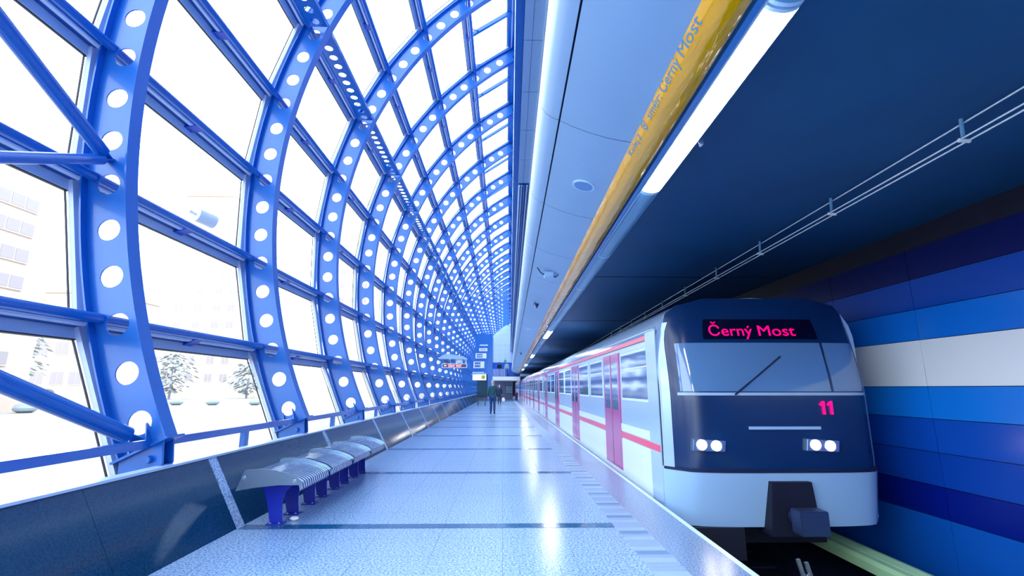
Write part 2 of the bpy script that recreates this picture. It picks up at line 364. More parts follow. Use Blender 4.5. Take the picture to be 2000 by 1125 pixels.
LAMP = mat('lit_fluorescent_diffuser', (0.9, 0.9, 0.9), 0.4, emit=(0.93, 0.95, 1.0), es=48.0)
TROF = mat('grey_blue_lamp_cover', (0.16, 0.38, 0.58), 0.3, noise=0.15, nscale=2)
LX0, LX1, LZ = 1.235, 1.435, 3.185
def trough(y0, y1, lit, label, grp):
    o = thing('strip_light' if lit else 'lamp_cover', (1.33 + sx((y0+y1)/2), (y0+y1)/2, LZ), label, 'light' if lit else 'light cover', grp)
    a = [(LX0 - 0.02, 3.33), (LX0 - 0.02, LZ + 0.05), (LX0 + 0.015, LZ + 0.012), (LX0 + 0.05, LZ + 0.03), (LX1 - 0.015, LZ + 0.03), (LX1, LZ + 0.012), (LX1 + 0.008, LZ + 0.05), (LX1 + 0.008, 3.33)]
    sheared(MB().prism(a, y0 + 0.008, y1 - 0.008)).build('housing', ALU if lit else TROF, o)
    cx = (LX0 + LX1)/2 + 0.012; hw = (LX1 - LX0)/2 - 0.012
    arc = [(cx + hw*math.cos(t), LZ + 0.028 - 0.045*math.sin(t)) for t in [PI*i/12 for i in range(13)]]
    sheared(MB().prism(arc, y0 + 0.03, y1 - 0.03)).build('diffuser', LAMP if lit else TROF, o, smooth=True)
    for yy in (y0 + 0.008, y1 - 0.03):
        arc2 = [(cx + (hw + 0.006)*math.cos(t), LZ + 0.03 - 0.052*math.sin(t)) for t in [PI*i/12 for i in range(13)]]
        sheared(MB().prism(arc2, yy, yy + 0.022)).build('end_cap', ALUW, o)
    return o
k = -5; nl = 0; nc = 0
while 1.95 + 2.24*k < 55:
    lit = k in (-4, -2, 0, 6, 11, 16, 20)
    y0 = 1.95 + 2.24*k
    vis = k >= 0
    if lit:
        if vis: nl += 1
        lab = ('lit strip light under the soffit, %s lit one along the platform' % ORD[nl]) if vis else 'lit strip light under the soffit beside the yellow tube, out of view behind the camera'
    else:
        if vis: nc += 1
        lab = ('unlit grey-blue lamp cover, %s one along the lamp run' % ORD[nc]) if vis else 'unlit grey-blue lamp cover behind the camera'
    trough(y0, y0 + 2.24, lit, lab, 'strip lights beside the yellow tube' if lit else 'unlit lamp covers beside the yellow tube'); k += 1

# wall beyond the track: rows of coloured panels
rows = [(3.17, 2.78, (0.0005, 0.006, 0.10)), (2.78, 2.39, (0.002, 0.06, 0.42)), (2.39, 2.00, (0.003, 0.17, 0.72)), (2.00, 1.42, (0.84, 0.88, 0.95)),
        (1.42, 1.03, (0.003, 0.20, 0.78)), (1.03, 0.63, (0.003, 0.075, 0.50)), (0.63, 0.23, (0.002, 0.055, 0.42)), (0.23, -0.14, (0.0005, 0.010, 0.24)), (-0.14, -1.20, (0.003, 0.10, 0.52))]
struct('wall_right', MB().box(XW + 0.03, XW + 0.3, YB, YEND, -1.3, 3.6), NAVY, 'dark wall behind the coloured panels across the track')
rn = ['navy top', 'dark blue second', 'bright blue third', 'pale lavender', 'bright blue middle', 'medium blue', 'dull blue', 'navy lower', 'blue bottom']
for (z1, z0, c), nm in zip(rows, rn):
    m_ = mat('panel_' + nm.replace(' ', '_'), c, 0.28, spec=0.5, noise=0.04, nscale=1)
    mb = MB(); y = 6.06 - 1.5*10
    while y < YEND:
        mb.box(XW, XW + 0.025, y + 0.004, y + 1.5 - 0.004, z0 + 0.004, z1 - 0.004); y += 1.5
    struct('trim_%d' % n, mb, m_, nm + ' row of wall panels across the track'); n += 1
struct('floor_track', MB().box(EX - 0.3, XW + 0.3, YB, YEND, -1.4, -1.25), mat('dark_track_bed', (0.004, 0.012, 0.05), 0.8, noise=0.4, nscale=8), 'dark track bed')
struct('wall_light_block', MB().box(1.2, XW + 0.3, YB - 0.2, YB, -1.4, 3.7), NAVY)  # unseen wall added across the track behind the camera to block sky light
struct('wall_tunnel_end', MB().box(-3.0, XW + 0.3, YEND, YEND + 0.2, -1.4, 3.7), NAVY)

# ================================================================= RIBS
def make_rib(k):
    y = Y0 + S*k; it = itop(y); o = thing('arch_rib', (prof(0.6)[0], y, 0.45), None, None)
    # web with round holes
    mb = MB(); th = 0.007; D = 0.215; R = 0.113; Q = 20
    # rectangle samples matched to circle angles
    def cell(i):
        rect = []
        for q in range(Q):
            a = 2*PI*q/Q; c, s_ = math.cos(a), math.sin(a)
            m_ = max(abs(c)/0.5, abs(s_)/D); rect.append((c/m_, s_/m_))
        # snap nearest samples to the corners
        for cx_, cy_ in ((0.5, D), (-0.5, D), (-0.5, -D), (0.5, -D)):
            j = min(range(Q), key=lambda j: (rect[j][0]-cx_)**2 + (rect[j][1]-cy_)**2); rect[j] = (cx_, cy_)
        base = len(mb.v)
        for yy in (y - th, y + th):
            for (u, r) in rect: mb.v.append(tuple(PR(i + u, r, yy)))
            x, z = prof(i); t, nn = frame(i)
            for q in range(Q):
                a = 2*PI*q/Q; mb.v.append((x + t[0]*R*math.cos(a) + nn[0]*R*math.sin(a), yy, z + t[1]*R*math.cos(a) + nn[1]*R*math.sin(a)))
        for q in range(Q):
            q2 = (q+1) % Q
            mb.f.append((base+q, base+q2, base+Q+q2, base+Q+q)); mb.f.append((base+2*Q+q2, base+2*Q+q, base+3*Q+q, base+3*Q+q2))
            mb.f.append((base+Q+q, base+Q+q2, base+3*Q+q2, base+3*Q+q))
    last = int(it - 0.6)
    for i in range(1, min(26, last) + 1): cell(i)
    for yy in (y - th, y + th):
        pass
    def plain(a, b):
        st = max(1, int((b - a)/0.5)); v = []
        for j in range(st + 1):
            i = a + (b-a)*j/st
            for yy in (y-th, y+th):
                for r in (-D, D): v.append(tuple(PR(i, r, yy)))
        f = []
        for j in range(st):
            b0 = 4*j; f += [(b0, b0+4, b0+5, b0+1), (b0+2, b0+3, b0+7, b0+6)]
        mb.add(v, f)
    plain(min(26, last) + 0.5, it)
    w = mb.build('web', BLUE, o)
    bm = bmesh.new(); bm.from_mesh(w.data); bmesh.ops.remove_doubles(bm, verts=bm.verts, dist=0.0005); bm.to_mesh(w.data); bm.free()
    def flange(r0, r1, hw, i0, i1, nm, m_):
        mb = MB(); st = 60; v = []
        for j in range(st + 1):
            i = i0 + (i1 - i0)*j/st
            for (r, yy) in ((r0, y-hw), (r0, y+hw), (r1, y+hw), (r1, y-hw)): v.append(tuple(PR(i, r, yy)))
        f = [(0, 1, 2, 3), (4*st+3, 4*st+2, 4*st+1, 4*st)]
        for j in range(st):
            for q in range(4): f.append((4*j+q, 4*j+4+q, 4*j+4+(q+1) % 4, 4*j+(q+1) % 4))
        mb.add(v, f); mb.build(nm, m_, o, smooth=True)
    flange(-0.232, -0.214, 0.085, 0.5, it, 'inner_flange', BLUE)
    flange(0.214, 0.232, 0.085, 0.5, it, 'outer_flange', BLUE)
    # foot: cap plate, clevis cheeks, pin, fins
    mb = MB(); c = PR(0.48, 0, y); t, nn = frame(0.5); tv = Vector((t[0], 0, t[1])); nv = Vector((nn[0], 0, nn[1]))
    mb.bar(c - nv*0.27, c + nv*0.27, 0.25, 0.022, tv)
    mb.build('foot_plate', BLUE, o)
    mb = MB()
    for s_ in (-1, 1):
        yy = y + s_*0.07
        pl = [c + nv*0.22 , c - nv*0.20, Vector((-3.12, 0, 0.72)), Vector((-3.24, 0, 0.455)), Vector((-3.50, 0, 0.455))]
        mb.prism([(p.x, p.z) for p in pl], yy - 0.012, yy + 0.012)
    pl = [c + nv*0.10, c - nv*0.12, Vector((-3.20, 0, 0.70)), Vector((-3.25, 0, 0.455)), Vector((-3.42, 0, 0.455))]
    mb.prism([(p.x, p.z) for p in pl], y - 0.035, y + 0.035)
    mb.tube((-3.24, y - 0.13, 0.76), (-3.24, y + 0.13, 0.76), 0.035)
    mb.build('pin_bracket', BLUE, o, bevel=0.004)
    mb = MB()
    for r in (-0.06, 0.10):
        for s_ in (-1, 1):
            p = PR(0.5, r, y); q = PR(0.95, r, y)
            mb.add([p + Vector((0, s_*0.007, 0)), p + Vector((0, s_*0.11, 0)), q + Vector((0, s_*0.007, 0)),
                    p + Vector((0, s_*0.007, 0)) + nv*0.012, p + Vector((0, s_*0.11, 0)) + nv*0.012, q + Vector((0, s_*0.007, 0)) + nv*0.012], [(0,1,2),(3,5,4),(0,3,4,1),(1,4,5,2),(2,5,3,0)])
    mb.build('stiffener', BLUE, o)
    # end plate at the crown
    c = PR(it, 0, y); mb = MB(); mb.box(c.x - 0.05, c.x + 0.02, y - 0.13, y + 0.13, c.z - 0.35, c.z + 0.22); mb.build('end_plate', BLUE, o)
    if k < 10:
        mb = MB(); mb.tube((c.x - 0.12, y - 0.05, c.z - 0.15), (c.x - 0.04, y - 0.05, c.z - 0.15), 0.04, 10); mb.build('bolt_socket', GASKET, o)
    return o
for k in range(-1, NR):
    r = make_rib(k)
    lab = 'arch rib just outside the left edge, carrying the ends of the brace tubes' if k < 0 else 'tall blue perforated steel arch rib, %s from the camera' % ORD[k+1]
    tag(r, lab, 'rib', 'blue perforated arch ribs')

# perforated longitudinal beams between ribs
def make_beam(k):
    y0 = Y0 + S*k + 0.09; y1 = Y0 + S*(k+1) - 0.09; I = 15.42
    o = thing('perforated_beam', tuple(PR(I, -0.2, (y0+y1)/2)), 'blue perforated beam high in the %s bay of the arch' % ORD[k+2], 'beam', 'perforated beams between the arch ribs')
    t, nn = frame(I); tv = Vector((t[0], 0, t[1])); nv = Vector((nn[0], 0, nn[1])); x, z = prof(I); c0 = Vector((x, 0, z)); A = PR(15.42, -0.225, 0); B = PR(15.12, 0.15, 0); nv = (B - A).normalized(); tv = Vector((-nv.z, 0, nv.x)); c0 = A + nv*0.225
    n_ = 11; w = (y1 - y0)/n_; r0, r1 = -0.225, (B - A).length - 0.225; rc = (r0 + r1)/2; hd = (r1 - r0)/2; Q = 12; mb = MB()
    for j in range(n_):
        yc = y0 + w*(j + 0.5); rect = []
        for q in range(Q):
            a = 2*PI*(q + 0.5)/Q; c, s_ = math.cos(a), math.sin(a); m_ = max(abs(c)/(w/2), abs(s_)/hd); rect.append([c/m_, s_/m_])
        for cx_, cy_ in ((w/2, hd), (-w/2, hd), (-w/2, -hd), (w/2, -hd)):
            q = min(range(Q), key=lambda q: (rect[q][0]-cx_)**2 + (rect[q][1]-cy_)**2); rect[q] = [cx_, cy_]
        base = len(mb.v)
        for off in (-0.005, 0.005):
            for u, v in rect: mb.v.append(tuple(c0 + nv*(rc + v) + tv*off + Vector((0, yc + u, 0))))
            for q in range(Q):
                a = 2*PI*(q + 0.5)/Q; mb.v.append(tuple(c0 + nv*(rc + 0.08*math.sin(a)) + tv*off + Vector((0, yc + 0.08*math.cos(a), 0))))
        for q in range(Q):
            q2 = (q+1) % Q
            mb.f += [(base+q, base+q2, base+Q+q2, base+Q+q), (base+2*Q+q2, base+2*Q+q, base+3*Q+q, base+3*Q+q2), (base+Q+q, base+Q+q2, base+3*Q+q2, base+3*Q+q)]
    mb.build('web', BLUE, o)
    p = c0 + nv*r0; mb = MB().bar(p + Vector((0, y0, 0)), p + Vector((0, y1, 0)), 0.09, 0.012, nv); mb.build('inner_flange', BLUE, o)
for k in range(-1, NR - 1): make_beam(k)

# glazed bays
NOD = [-0.35, 3.2, 6.2, 9.2, 12.2, 15.2, 18.2, 21.2, 24.2]
CLIP = mat('clip_blue', (0.002, 0.06, 0.5), 0.4)
for k in range(-1, NR):
    y0 = Y0 + S*k; y1 = y0 + S; it = itop((y0+y1)/2)
    nod = NOD + [it]
    o = thing('window_%d' % (k + 2), (-3.6, (y0+y1)/2, 0.44), 'curved glazed bay %s along the arch from the camera' % ORD[k+2], 'window', None, 'structure')
    # mullions over the rib, following the flat facets
    pts = [PR(i, 0.34, y0) for i in nod]
    mb = MB()
    for a, b_ in zip(pts, pts[1:]): mb.bar(a, b_, 0.15, 0.05, Vector((1, 0, 0)) if abs((b_-a).z) > abs((b_-a).x) else Vector((0, 0, 1)))
    mb.build('mullion', FRAME, o)
    mb = MB()
    for s_ in (-1, 1):
        for a, b_ in zip(pts, pts[1:]):
            dd = (b_ - a).normalized(); nv = Vector((-dd.z, 0, dd.x)); of = nv*0.045 + Vector((0, s_*0.085, 0))
            mb.bar(a + of, b_ + of, 0.014, 0.014, nv)
    mb.build('gasket', GASKET, o)
    for j in range(len(nod)):
        i = nod[j]
        if j == 0: 
            a = PR(i, 0.34, y0); mb = MB().box(a.x - 0.05, a.x + 0.05, y0, y1, 0.44, 0.50); mb.build('glazing_bar', FRAME, o); continue
        t, nn = frame(i); tv = Vector((t[0], 0, t[1])); nv = Vector((nn[0], 0, nn[1]))
        if j < len(nod) - 1:
            mb = MB().tube(PR(i, 0.145, y0 + 0.01), PR(i, 0.145, y1 - 0.01), 0.05, 14); mb.build('purlin', BLUE, o, smooth=True)
        a = PR(i, 0.30, y0 + 0.05); b_ = PR(i, 0.30, y1 - 0.05); MB().bar(a, b_, 0.075, 0.09, nv).build('transom', BLUED, o)
        a = PR(i, 0.365, y0 + 0.05) - tv*0.012; b_ = PR(i, 0.365, y1 - 0.05) - tv*0.05; a = a - tv*0.038; MB().bar(a, b_, 0.19, 0.03, nv).build('glazing_bar', FRAME, o)
        a = PR(i, 0.378, y0 + 0.05) - tv*0.078; b_ = PR(i, 0.378, y1 - 0.05) - tv*0.148; a = a - tv*0.07; MB().bar(a, b_, 0.014, 0.03, nv).build('seal', GASKET, o)
        a = PR(i, 0.25, y0 + 0.06) - tv*0.035; b_ = PR(i, 0.25, y1 - 0.06) - tv*0.035; MB().bar(a, b_, 0.022, 0.05, nv).build('lip', FRAME, o)  # pale strip stands in for the light reflected along the transom top
        if k < 8 and j < len(nod) - 1:
            ym = (y0+y1)/2; mb = MB().bar(PR(i, 0.13, ym) - tv*0.03, PR(i, 0.35, ym) - tv*0.06, 0.16, 0.02, tv); mb.build('clip', CLIP, o)
    # panes
    for j in range(len(nod) - 1):
        a = PR(nod[j], 0.385, 0); b_ = PR(nod[j+1], 0.385, 0); e = 0.05; dd = (b_-a).normalized(); nv = Vector((-dd.z, 0, dd.x))*0.006
        mb = MB(); vs = []
        for s_ in (0, 1):
            for (p, yy) in ((a, y0+e), (b_, y0+e), (b_, y1-e), (a, y1-e)): vs.append((p.x + nv.x*s_, yy, p.z + nv.z*s_))
        mb.add([v for v in vs[:4]], [(0, 1, 2, 3)]); mb.build('pane', GLASS, o)
    # crown bay: one extra cross bar and two short struts
    ym = (y0 + y1)/2
    MB().bar(PR(24.2, 0.30, ym), PR(it, 0.30, ym), 0.10, 0.10, Vector((0, 1, 0))).build('cross_bar', BLUE, o)
    if k < 8:
        MB().tube(PR(24.2, 0.14, ym - 0.45), PR(24.9, 0.28, ym), 0.022, 8).build('strut', BLUE, o)
        MB().tube(PR(24.2, 0.14, y1 - 0.45), PR(24.9, 0.28, y1 - 0.05), 0.022, 8).build('strut', BLUE, o)
    c = PR(it, 0.25, y0); 

# rail along the rib feet
for k in range(-1, NR - 1):
    y0 = Y0 + S*k + 0.13; y1 = Y0 + S*(k+1) - 0.13; o = thing('guard_rail', (-3.27, (y0+y1)/2, 0.45), 'low blue guard rail on the plinth in the %s bay' % ORD[k+2], 'rail', 'low blue guard rails between rib feet')
    MB().box(-3.30, -3.23, y0, y1, 0.86, 0.935).build('rail', BLUE, o, bevel=0.006)
    ym = (y0+y1)/2; MB().box(-3.295, -3.235, ym - 0.05, ym + 0.05, 0.45, 0.862).build('post', BLUE, o)

# wind braces in the nearest bay
def brace(p, q, r, label):
    o = thing('brace_tube', tuple(p), label, 'brace', 'diagonal brace tubes at the left edge')
    p = Vector(p); q = Vector(q); w = (q - p).normalized()
    MB().tube(p + w*0.12, q - w*0.1, r, 20).build('tube', BLUE, o, smooth=True)
    MB().bar(p - w*0.02, p + w*0.2, 0.015, 0.10, Vector((1, 0, 0))).build('gusset', BLUE, o)
def PXY(u, v, y):
    cc = Vector(((u - 1000)/F, (562.5 - v)/F, 1.0)); r = Vector((ax.x*cc.x + ax.y*cc.y + ax.z*cc.z, d.x*cc.x + d.y*cc.y + d.z*cc.z, up.x*cc.x + up.y*cc.y + up.z*cc.z))
    t = y / r.y; return Vector((r.x*t, y, CZ + r.z*t))
yb = Y0 - S + 0.05
def through(p, u, v, y): # extend the line from p through pixel-measured point to the previous rib plane
    q = PXY(u, v, y); dd = (q - p); return p + dd * ((yb - p.y) / dd.y)
pB = PXY(212, 312, Y0 - 0.03); pF = PXY(268, 858, Y0 - 0.05)
brace(pB, through(pB, 0, 42, 3.33), 0.068, 'thick blue brace tube climbing to the upper left corner')
brace(pB, through(pB, 0, 307, 3.52), 0.052, 'level blue brace tube at the left edge')
brace(pF, through(pF, 0, 745, 3.62), 0.072, 'thick blue brace tube rising left from the first rib foot')

# spotlight clamped on the purlin
o = thing('spotlight', (-3.98, 5.9, 3.62), 'small white cylindrical spotlight clamped to the blue purlin', 'spotlight')
p = PXY(384, 419, 5.75); q = PXY(418, 434, 5.95)
MB().tube(p, q, 0.085, 24).build('housing', WHITE, o, smooth=True); w = (q - p).normalized()
MB().tube(q + w*0.001, q + w*0.004, 0.07, 24).build('lens', mat('lens_blue', (0.25, 0.5, 0.8), 0.15), o)
MB().tube(p + Vector((-0.06, -0.05, 0.03)), p + w*0.05, 0.02, 8).build('bracket', WHITE, o)

# ================================================================= BENCHES
def make_bench():
    y0, y1 = 5.30, 6.14
    o = thing('bench', (-2.40, 5.73, 0), None, None)
    side = [(-2.73, 0.37), (-2.655, 0.572), (-2.52, 0.584), (-2.36, 0.572), (-2.24, 0.545), (-2.12, 0.503), (-2.05, 0.455), (-2.075, 0.425), (-2.30, 0.425), (-2.55, 0.40)]
    for a, lab in ((y0, 1), (y1 - 0.012, 2)):
        e = MB().prism(side, a, a + 0.012).build('end_plate', STEEL, o)
        yy = a - 0.006 if lab == 1 else a + 0.012
        MB().tube((-2.655, yy, 0.50), (-2.655, yy + 0.006, 0.50), 0.016).tube((-2.14, yy, 0.465), (-2.14, yy + 0.006, 0.465), 0.016).build('bolt', BOLT, e)
    top = [(-2.66, 0.535), (-2.50, 0.548), (-2.35, 0.537), (-2.24, 0.513), (-2.13, 0.474), (-2.085, 0.445), (-2.068, 0.385)]
    ns = 14; w = (y1 - y0 - 0.03)/ns
    for j in range(ns):
        a = y0 + 0.015 + w*j + 0.013; b_ = y0 + 0.015 + w*(j+1) - 0.013
        pl = top + [(x - 0.018, z - 0.022) for x, z in top[::-1]]
        MB().prism(pl, a, b_).build('seat_slat', STEEL, o)
    MB().prism([(-2.6, 0.44), (-2.6, 0.485), (-2.25, 0.46), (-2.25, 0.43)], y0 + 0.02, y1 - 0.02).build('seat_tray', BLUED, o)
    outl = [(-2.62, 0.43), (-2.17, 0.43), (-2.24, 0.39), (-2.315, 0.32), (-2.335, 0.22), (-2.33, 0.12), (-2.315, 0.01), (-2.45, 0.01), (-2.475, 0.12), (-2.50, 0.22), (-2.53, 0.31), (-2.58, 0.38)]
    for yy in (5.52, 5.93):
        l = MB().prism(outl, yy, yy + 0.012).build('leg', LEG, o)
        MB().box(-2.47, -2.30, yy - 0.05, yy + 0.07, 0.0, 0.012).build('foot_plate', LEG, l)
        MB().tube((-2.43, yy - 0.025, 0.012), (-2.43, yy - 0.025, 0.022), 0.011).tube((-2.34, yy - 0.025, 0.012), (-2.34, yy - 0.025, 0.022), 0.011).build('bolt', BOLT, l)
    return o
b0 = make_bench()
BL = ['slatted steel bench seat on blue legs, nearest of the four in the row', 'slatted steel bench seat on blue legs, second nearest in the row', 'slatted steel bench seat on blue legs, third in the row', 'slatted steel bench seat on blue legs, farthest of the row of four']
for j in range(4):
    o = b0 if j == 0 else copy_tree(b0)
    o.location.y = 5.73 + 0.905*j; tag(o, BL[j], 'bench', 'steel bench seats beside the granite plinth')
# crumpled paper by the first leg
mb = MB(); mb.lathe([(0.006, 0.0), (0.030, 0.006), (0.036, 0.020), (0.026, 0.036), (0.008, 0.043)], 10, (-2.25, 5.66, 0.0), 1.3, 1.0)
mb.v = [(x + random.uniform(-.005, .005), y + random.uniform(-.005, .005), max(0, z + random.uniform(-.004, .004))) for x, y, z in mb.v]
tag(mb.build('crumpled_paper', WHITE), 'small crumpled white paper on the floor by the first bench leg', 'litter')

# ================================================================= SOFFIT FITTINGS
o = thing('ceiling_speaker', (0.70 + sx(4.04), 4.04, 3.18), 'round flush loudspeaker in the pale soffit', 'loudspeaker')
c = Vector((0.70 + sx(4.04), 4.04, 3.176)); nz_ = Vector((0.28, 0, 1)).normalized()
MB().tube(c - nz_*0.006, c + nz_*0.012, 0.10, 32).build('rim', ALUW, o, smooth=True)
MB().tube(c - nz_*0.009, c - nz_*0.0005, 0.084, 32).build('grille', mat('speaker_grille', (0.16, 0.32, 0.62), 0.5), o)
o = thing('ceiling_speaker', (0.68 + sx(15), 15.1, 3.18), 'faint round loudspeaker far along the soffit', 'loudspeaker')
c = Vector((0.68 + sx(15), 15.1, 3.18)); MB().tube(c - nz_*0.006, c + nz_*0.012, 0.10, 24).build('rim', ALUW, o)
MB().tube(c - nz_*0.009, c - nz_*0.0005, 0.084, 24).build('grille', ALU, o)
BX = mat('box_pale_blue', (0.35, 0.55, 0.8), 0.35)
o = thing('junction_box', (0.66 + sx(7.4), 7.4, 3.15), 'small pale box with curled cables fixed to the soffit', 'junction box')
X = 0.66 + sx(7.4); MB().box(X - 0.075, X + 0.06, 7.28, 7.5, 3.10, 3.175).build('box', BX, o, bevel=0.006)
mb = MB()
for a, b_ in (((X-0.075, 7.4, 3.15), (X-0.13, 7.36, 3.17)), ((X-0.13, 7.36, 3.17), (X-0.2, 7.15, 3.20)), ((X+0.06, 7.4, 3.14), (X+0.10, 7.45, 3.12)), ((X+0.10, 7.45, 3.12), (X+0.135, 7.38, 3.14))): mb.tube(a, b_, 0.009, 8)
mb.build('cable', DARK, o)
for yy, lab in ((10.2, 'small dark hanging bracket under the soffit beyond the box'), (25.0, 'tiny dark bracket far along the soffit')):
    X = 0.62 + sx(yy); o = thing('hanging_bracket', (X, yy, 3.1), lab, 'bracket')
    MB().prism([(X - 0.05, 3.19), (X + 0.05, 3.17), (X, 3.06)], yy - 0.01, yy + 0.01).tube((X - 0.04, yy, 3.22), (X - 0.06, yy + 0.2, 3.18), 0.006, 6).build('bracket_plate', DARK, o)
X = 1.47 + sx(3.3)
o = thing('lamp_catch', (X, 3.3, 3.22), 'small chrome catch on the edge of the nearest lit lamp', 'catch'); MB().tube((X - 0.02, 3.3, 3.22), (X + 0.02, 3.34, 3.21), 0.010, 10).box(X + 0.012, X + 0.03, 3.32, 3.36, 3.20, 3.24).build('catch_body', BOLT, o)

# cables under the track ceiling
CB = mat('silver_cable', (0.75, 0.85, 0.95), 0.25, metal=0.5)
def cx(y, x): return x + 0.031*(y - 2.9)
for x, z, lab in ((3.56, 3.42, 'upper silver conduit line under the track ceiling'), (3.50, 3.275, 'lower left silver conduit line under the track ceiling'), (3.56, 3.265, 'lower right silver conduit line under the track ceiling')):
    tag(MB().tube((cx(YB, x), YB, z), (cx(55, x), 55, z), 0.0075, 8).build('overhead_cable', CB, smooth=True), lab, 'cable')
k = 0
for yy in (3.35, 4.95, 6.55, 8.1, 9.7, 11.3, 12.9, 14.5, 16.1, 17.7):
    k += 1; x = cx(yy, 3.54); o = thing('cable_hanger', (x, yy, 3.45), 'small hanger holding the overhead cables, %s from the camera' % ORD[k], 'hanger', 'hangers of the overhead cables')
    MB().tube((x, yy, 3.45), (x - 0.01, yy, 3.28), 0.014, 8).build('rod', TROF, o)
    MB().tube((x - 0.05, yy, 3.27), (x + 0.035, yy, 3.265), 0.016, 10).build('insulator', WHITE, o)

# ================================================================= TRACK
RAILM = mat('rail_steel', (0.05, 0.08, 0.2), 0.35, metal=0.7)
rp = [(-0.075, -0.17), (0.075, -0.17), (0.07, -0.155), (0.012, -0.14), (0.012, -0.045), (0.036, -0.03), (0.036, 0), (-0.036, 0), (-0.036, -0.03), (-0.012, -0.045), (-0.012, -0.14), (-0.07, -0.155)]
for x, lab in ((2.73, 'dark running rail nearer the platform'), (4.17, 'dark running rail nearer the far wall')):
    tag(MB().prism([(x + a, -1.05 + b_) for a, b_ in rp], YB, YEND).build('rail', RAILM), lab, 'rail')
o = thing('third_rail_cover', (4.53, 0, -1.25), 'pale green cover of the third rail beside the far wall', 'rail cover')
cv = [(4.36, -0.74), (4.36, -0.64), (4.40, -0.60), (4.49, -0.60), (4.50, -0.615), (4.51, -0.60), (4.62, -0.58), (4.70, -0.60), (4.72, -0.74)]
MB().prism(cv, YB, YEND).build('cover', GREEN3, o)
mb = MB()
for k in range(-5, 30): mb.box(4.60, 4.68, k*3.0, k*3.0 + 0.06, -1.25, -0.74)
mb.build('support', DARK, o)
for k in range(14):
    y = 1.0 + 0.7*k
    o = MB().box(2.35, 4.55, y - 0.12, y + 0.12, -1.26, -1.225).build('sleeper', mat('sleeper', (0.01, 0.025, 0.08), 0.8) if k == 0 else bpy.data.materials['sleeper']); tag(o, 'dark sleeper under the rails in front of the train', 'sleeper', 'sleepers in front of the train')
o = thing('rail_clip', (3.0, 4.7, -1.25), 'pair of bright metal clips beside the near rail at the bottom edge', 'rail clip')
mb = MB()
for i in range(2):
    p = PXY(1566 + 16*i, 1106 + 6*i, 4.9 + 0.0*i)
    mb.bar(p + Vector((-.03, 0, 0.06)), p + Vector((0.01, 0, -0.1)), 0.03, 0.03)
q = PXY(1574, 1118, 4.9); mb.tube((q.x, q.y, q.z - 0.02), (q.x, q.y, -1.25), 0.02, 8)
mb.build('clip', BOLT, o)

# ================================================================= TRAIN
SILV = mat('silver_train_body', (0.42, 0.60, 0.88), 0.22, metal=0.25, spec=0.6, coat=0.3)
TWHITE = mat('white_train_paint', (0.70, 0.82, 0.97), 0.25, coat=0.5)
RED = mat('red_train_stripe', (0.80, 0.02, 0.10), 0.3, coat=0.5)
DOOR = mat('crimson_door_paint', (0.42, 0.05, 0.25), 0.25, coat=0.5)
TGL = mat('dark_train_glass', (0.32, 0.46, 0.70), 0.08, metal=0.8, spec=1.0)
MASK = mat('dark_blue_front_mask', (0.003, 0.025, 0.11), 0.22, spec=0.6)
SCR = mat('windscreen_glass', (0.10, 0.22, 0.45), 0.08, spec=1.0, coat=0.3)
BUMP = mat('pale_bumper_paint', (0.32, 0.52, 0.82), 0.3)
UNDER = mat('black_underframe', (0.002, 0.005, 0.02), 0.7)
HL = mat('lit_headlight', (1, 1, 1), 0.3, emit=(1.0, 0.86, 0.72), es=22.0)
LED = mat('red_led', (0.9, 0.0, 0.15), 0.4, emit=(1.0, 0.0, 0.10), es=2.2)
HW = 1.375; CX = TRX; XS = CX - HW
def body_prof(inset=0.0):
    p = [(-HW, -0.22), (-HW, 1.95), (-HW + 0.01, 2.10), (-HW + 0.05, 2.25), (-HW + 0.14, 2.40), (-HW + 0.32, 2.52), (-HW + 0.65, 2.60), (0, 2.63)]
    return [(CX + x, z) for x, z in p] + [(CX - x, z) for x, z in p[-2::-1]]
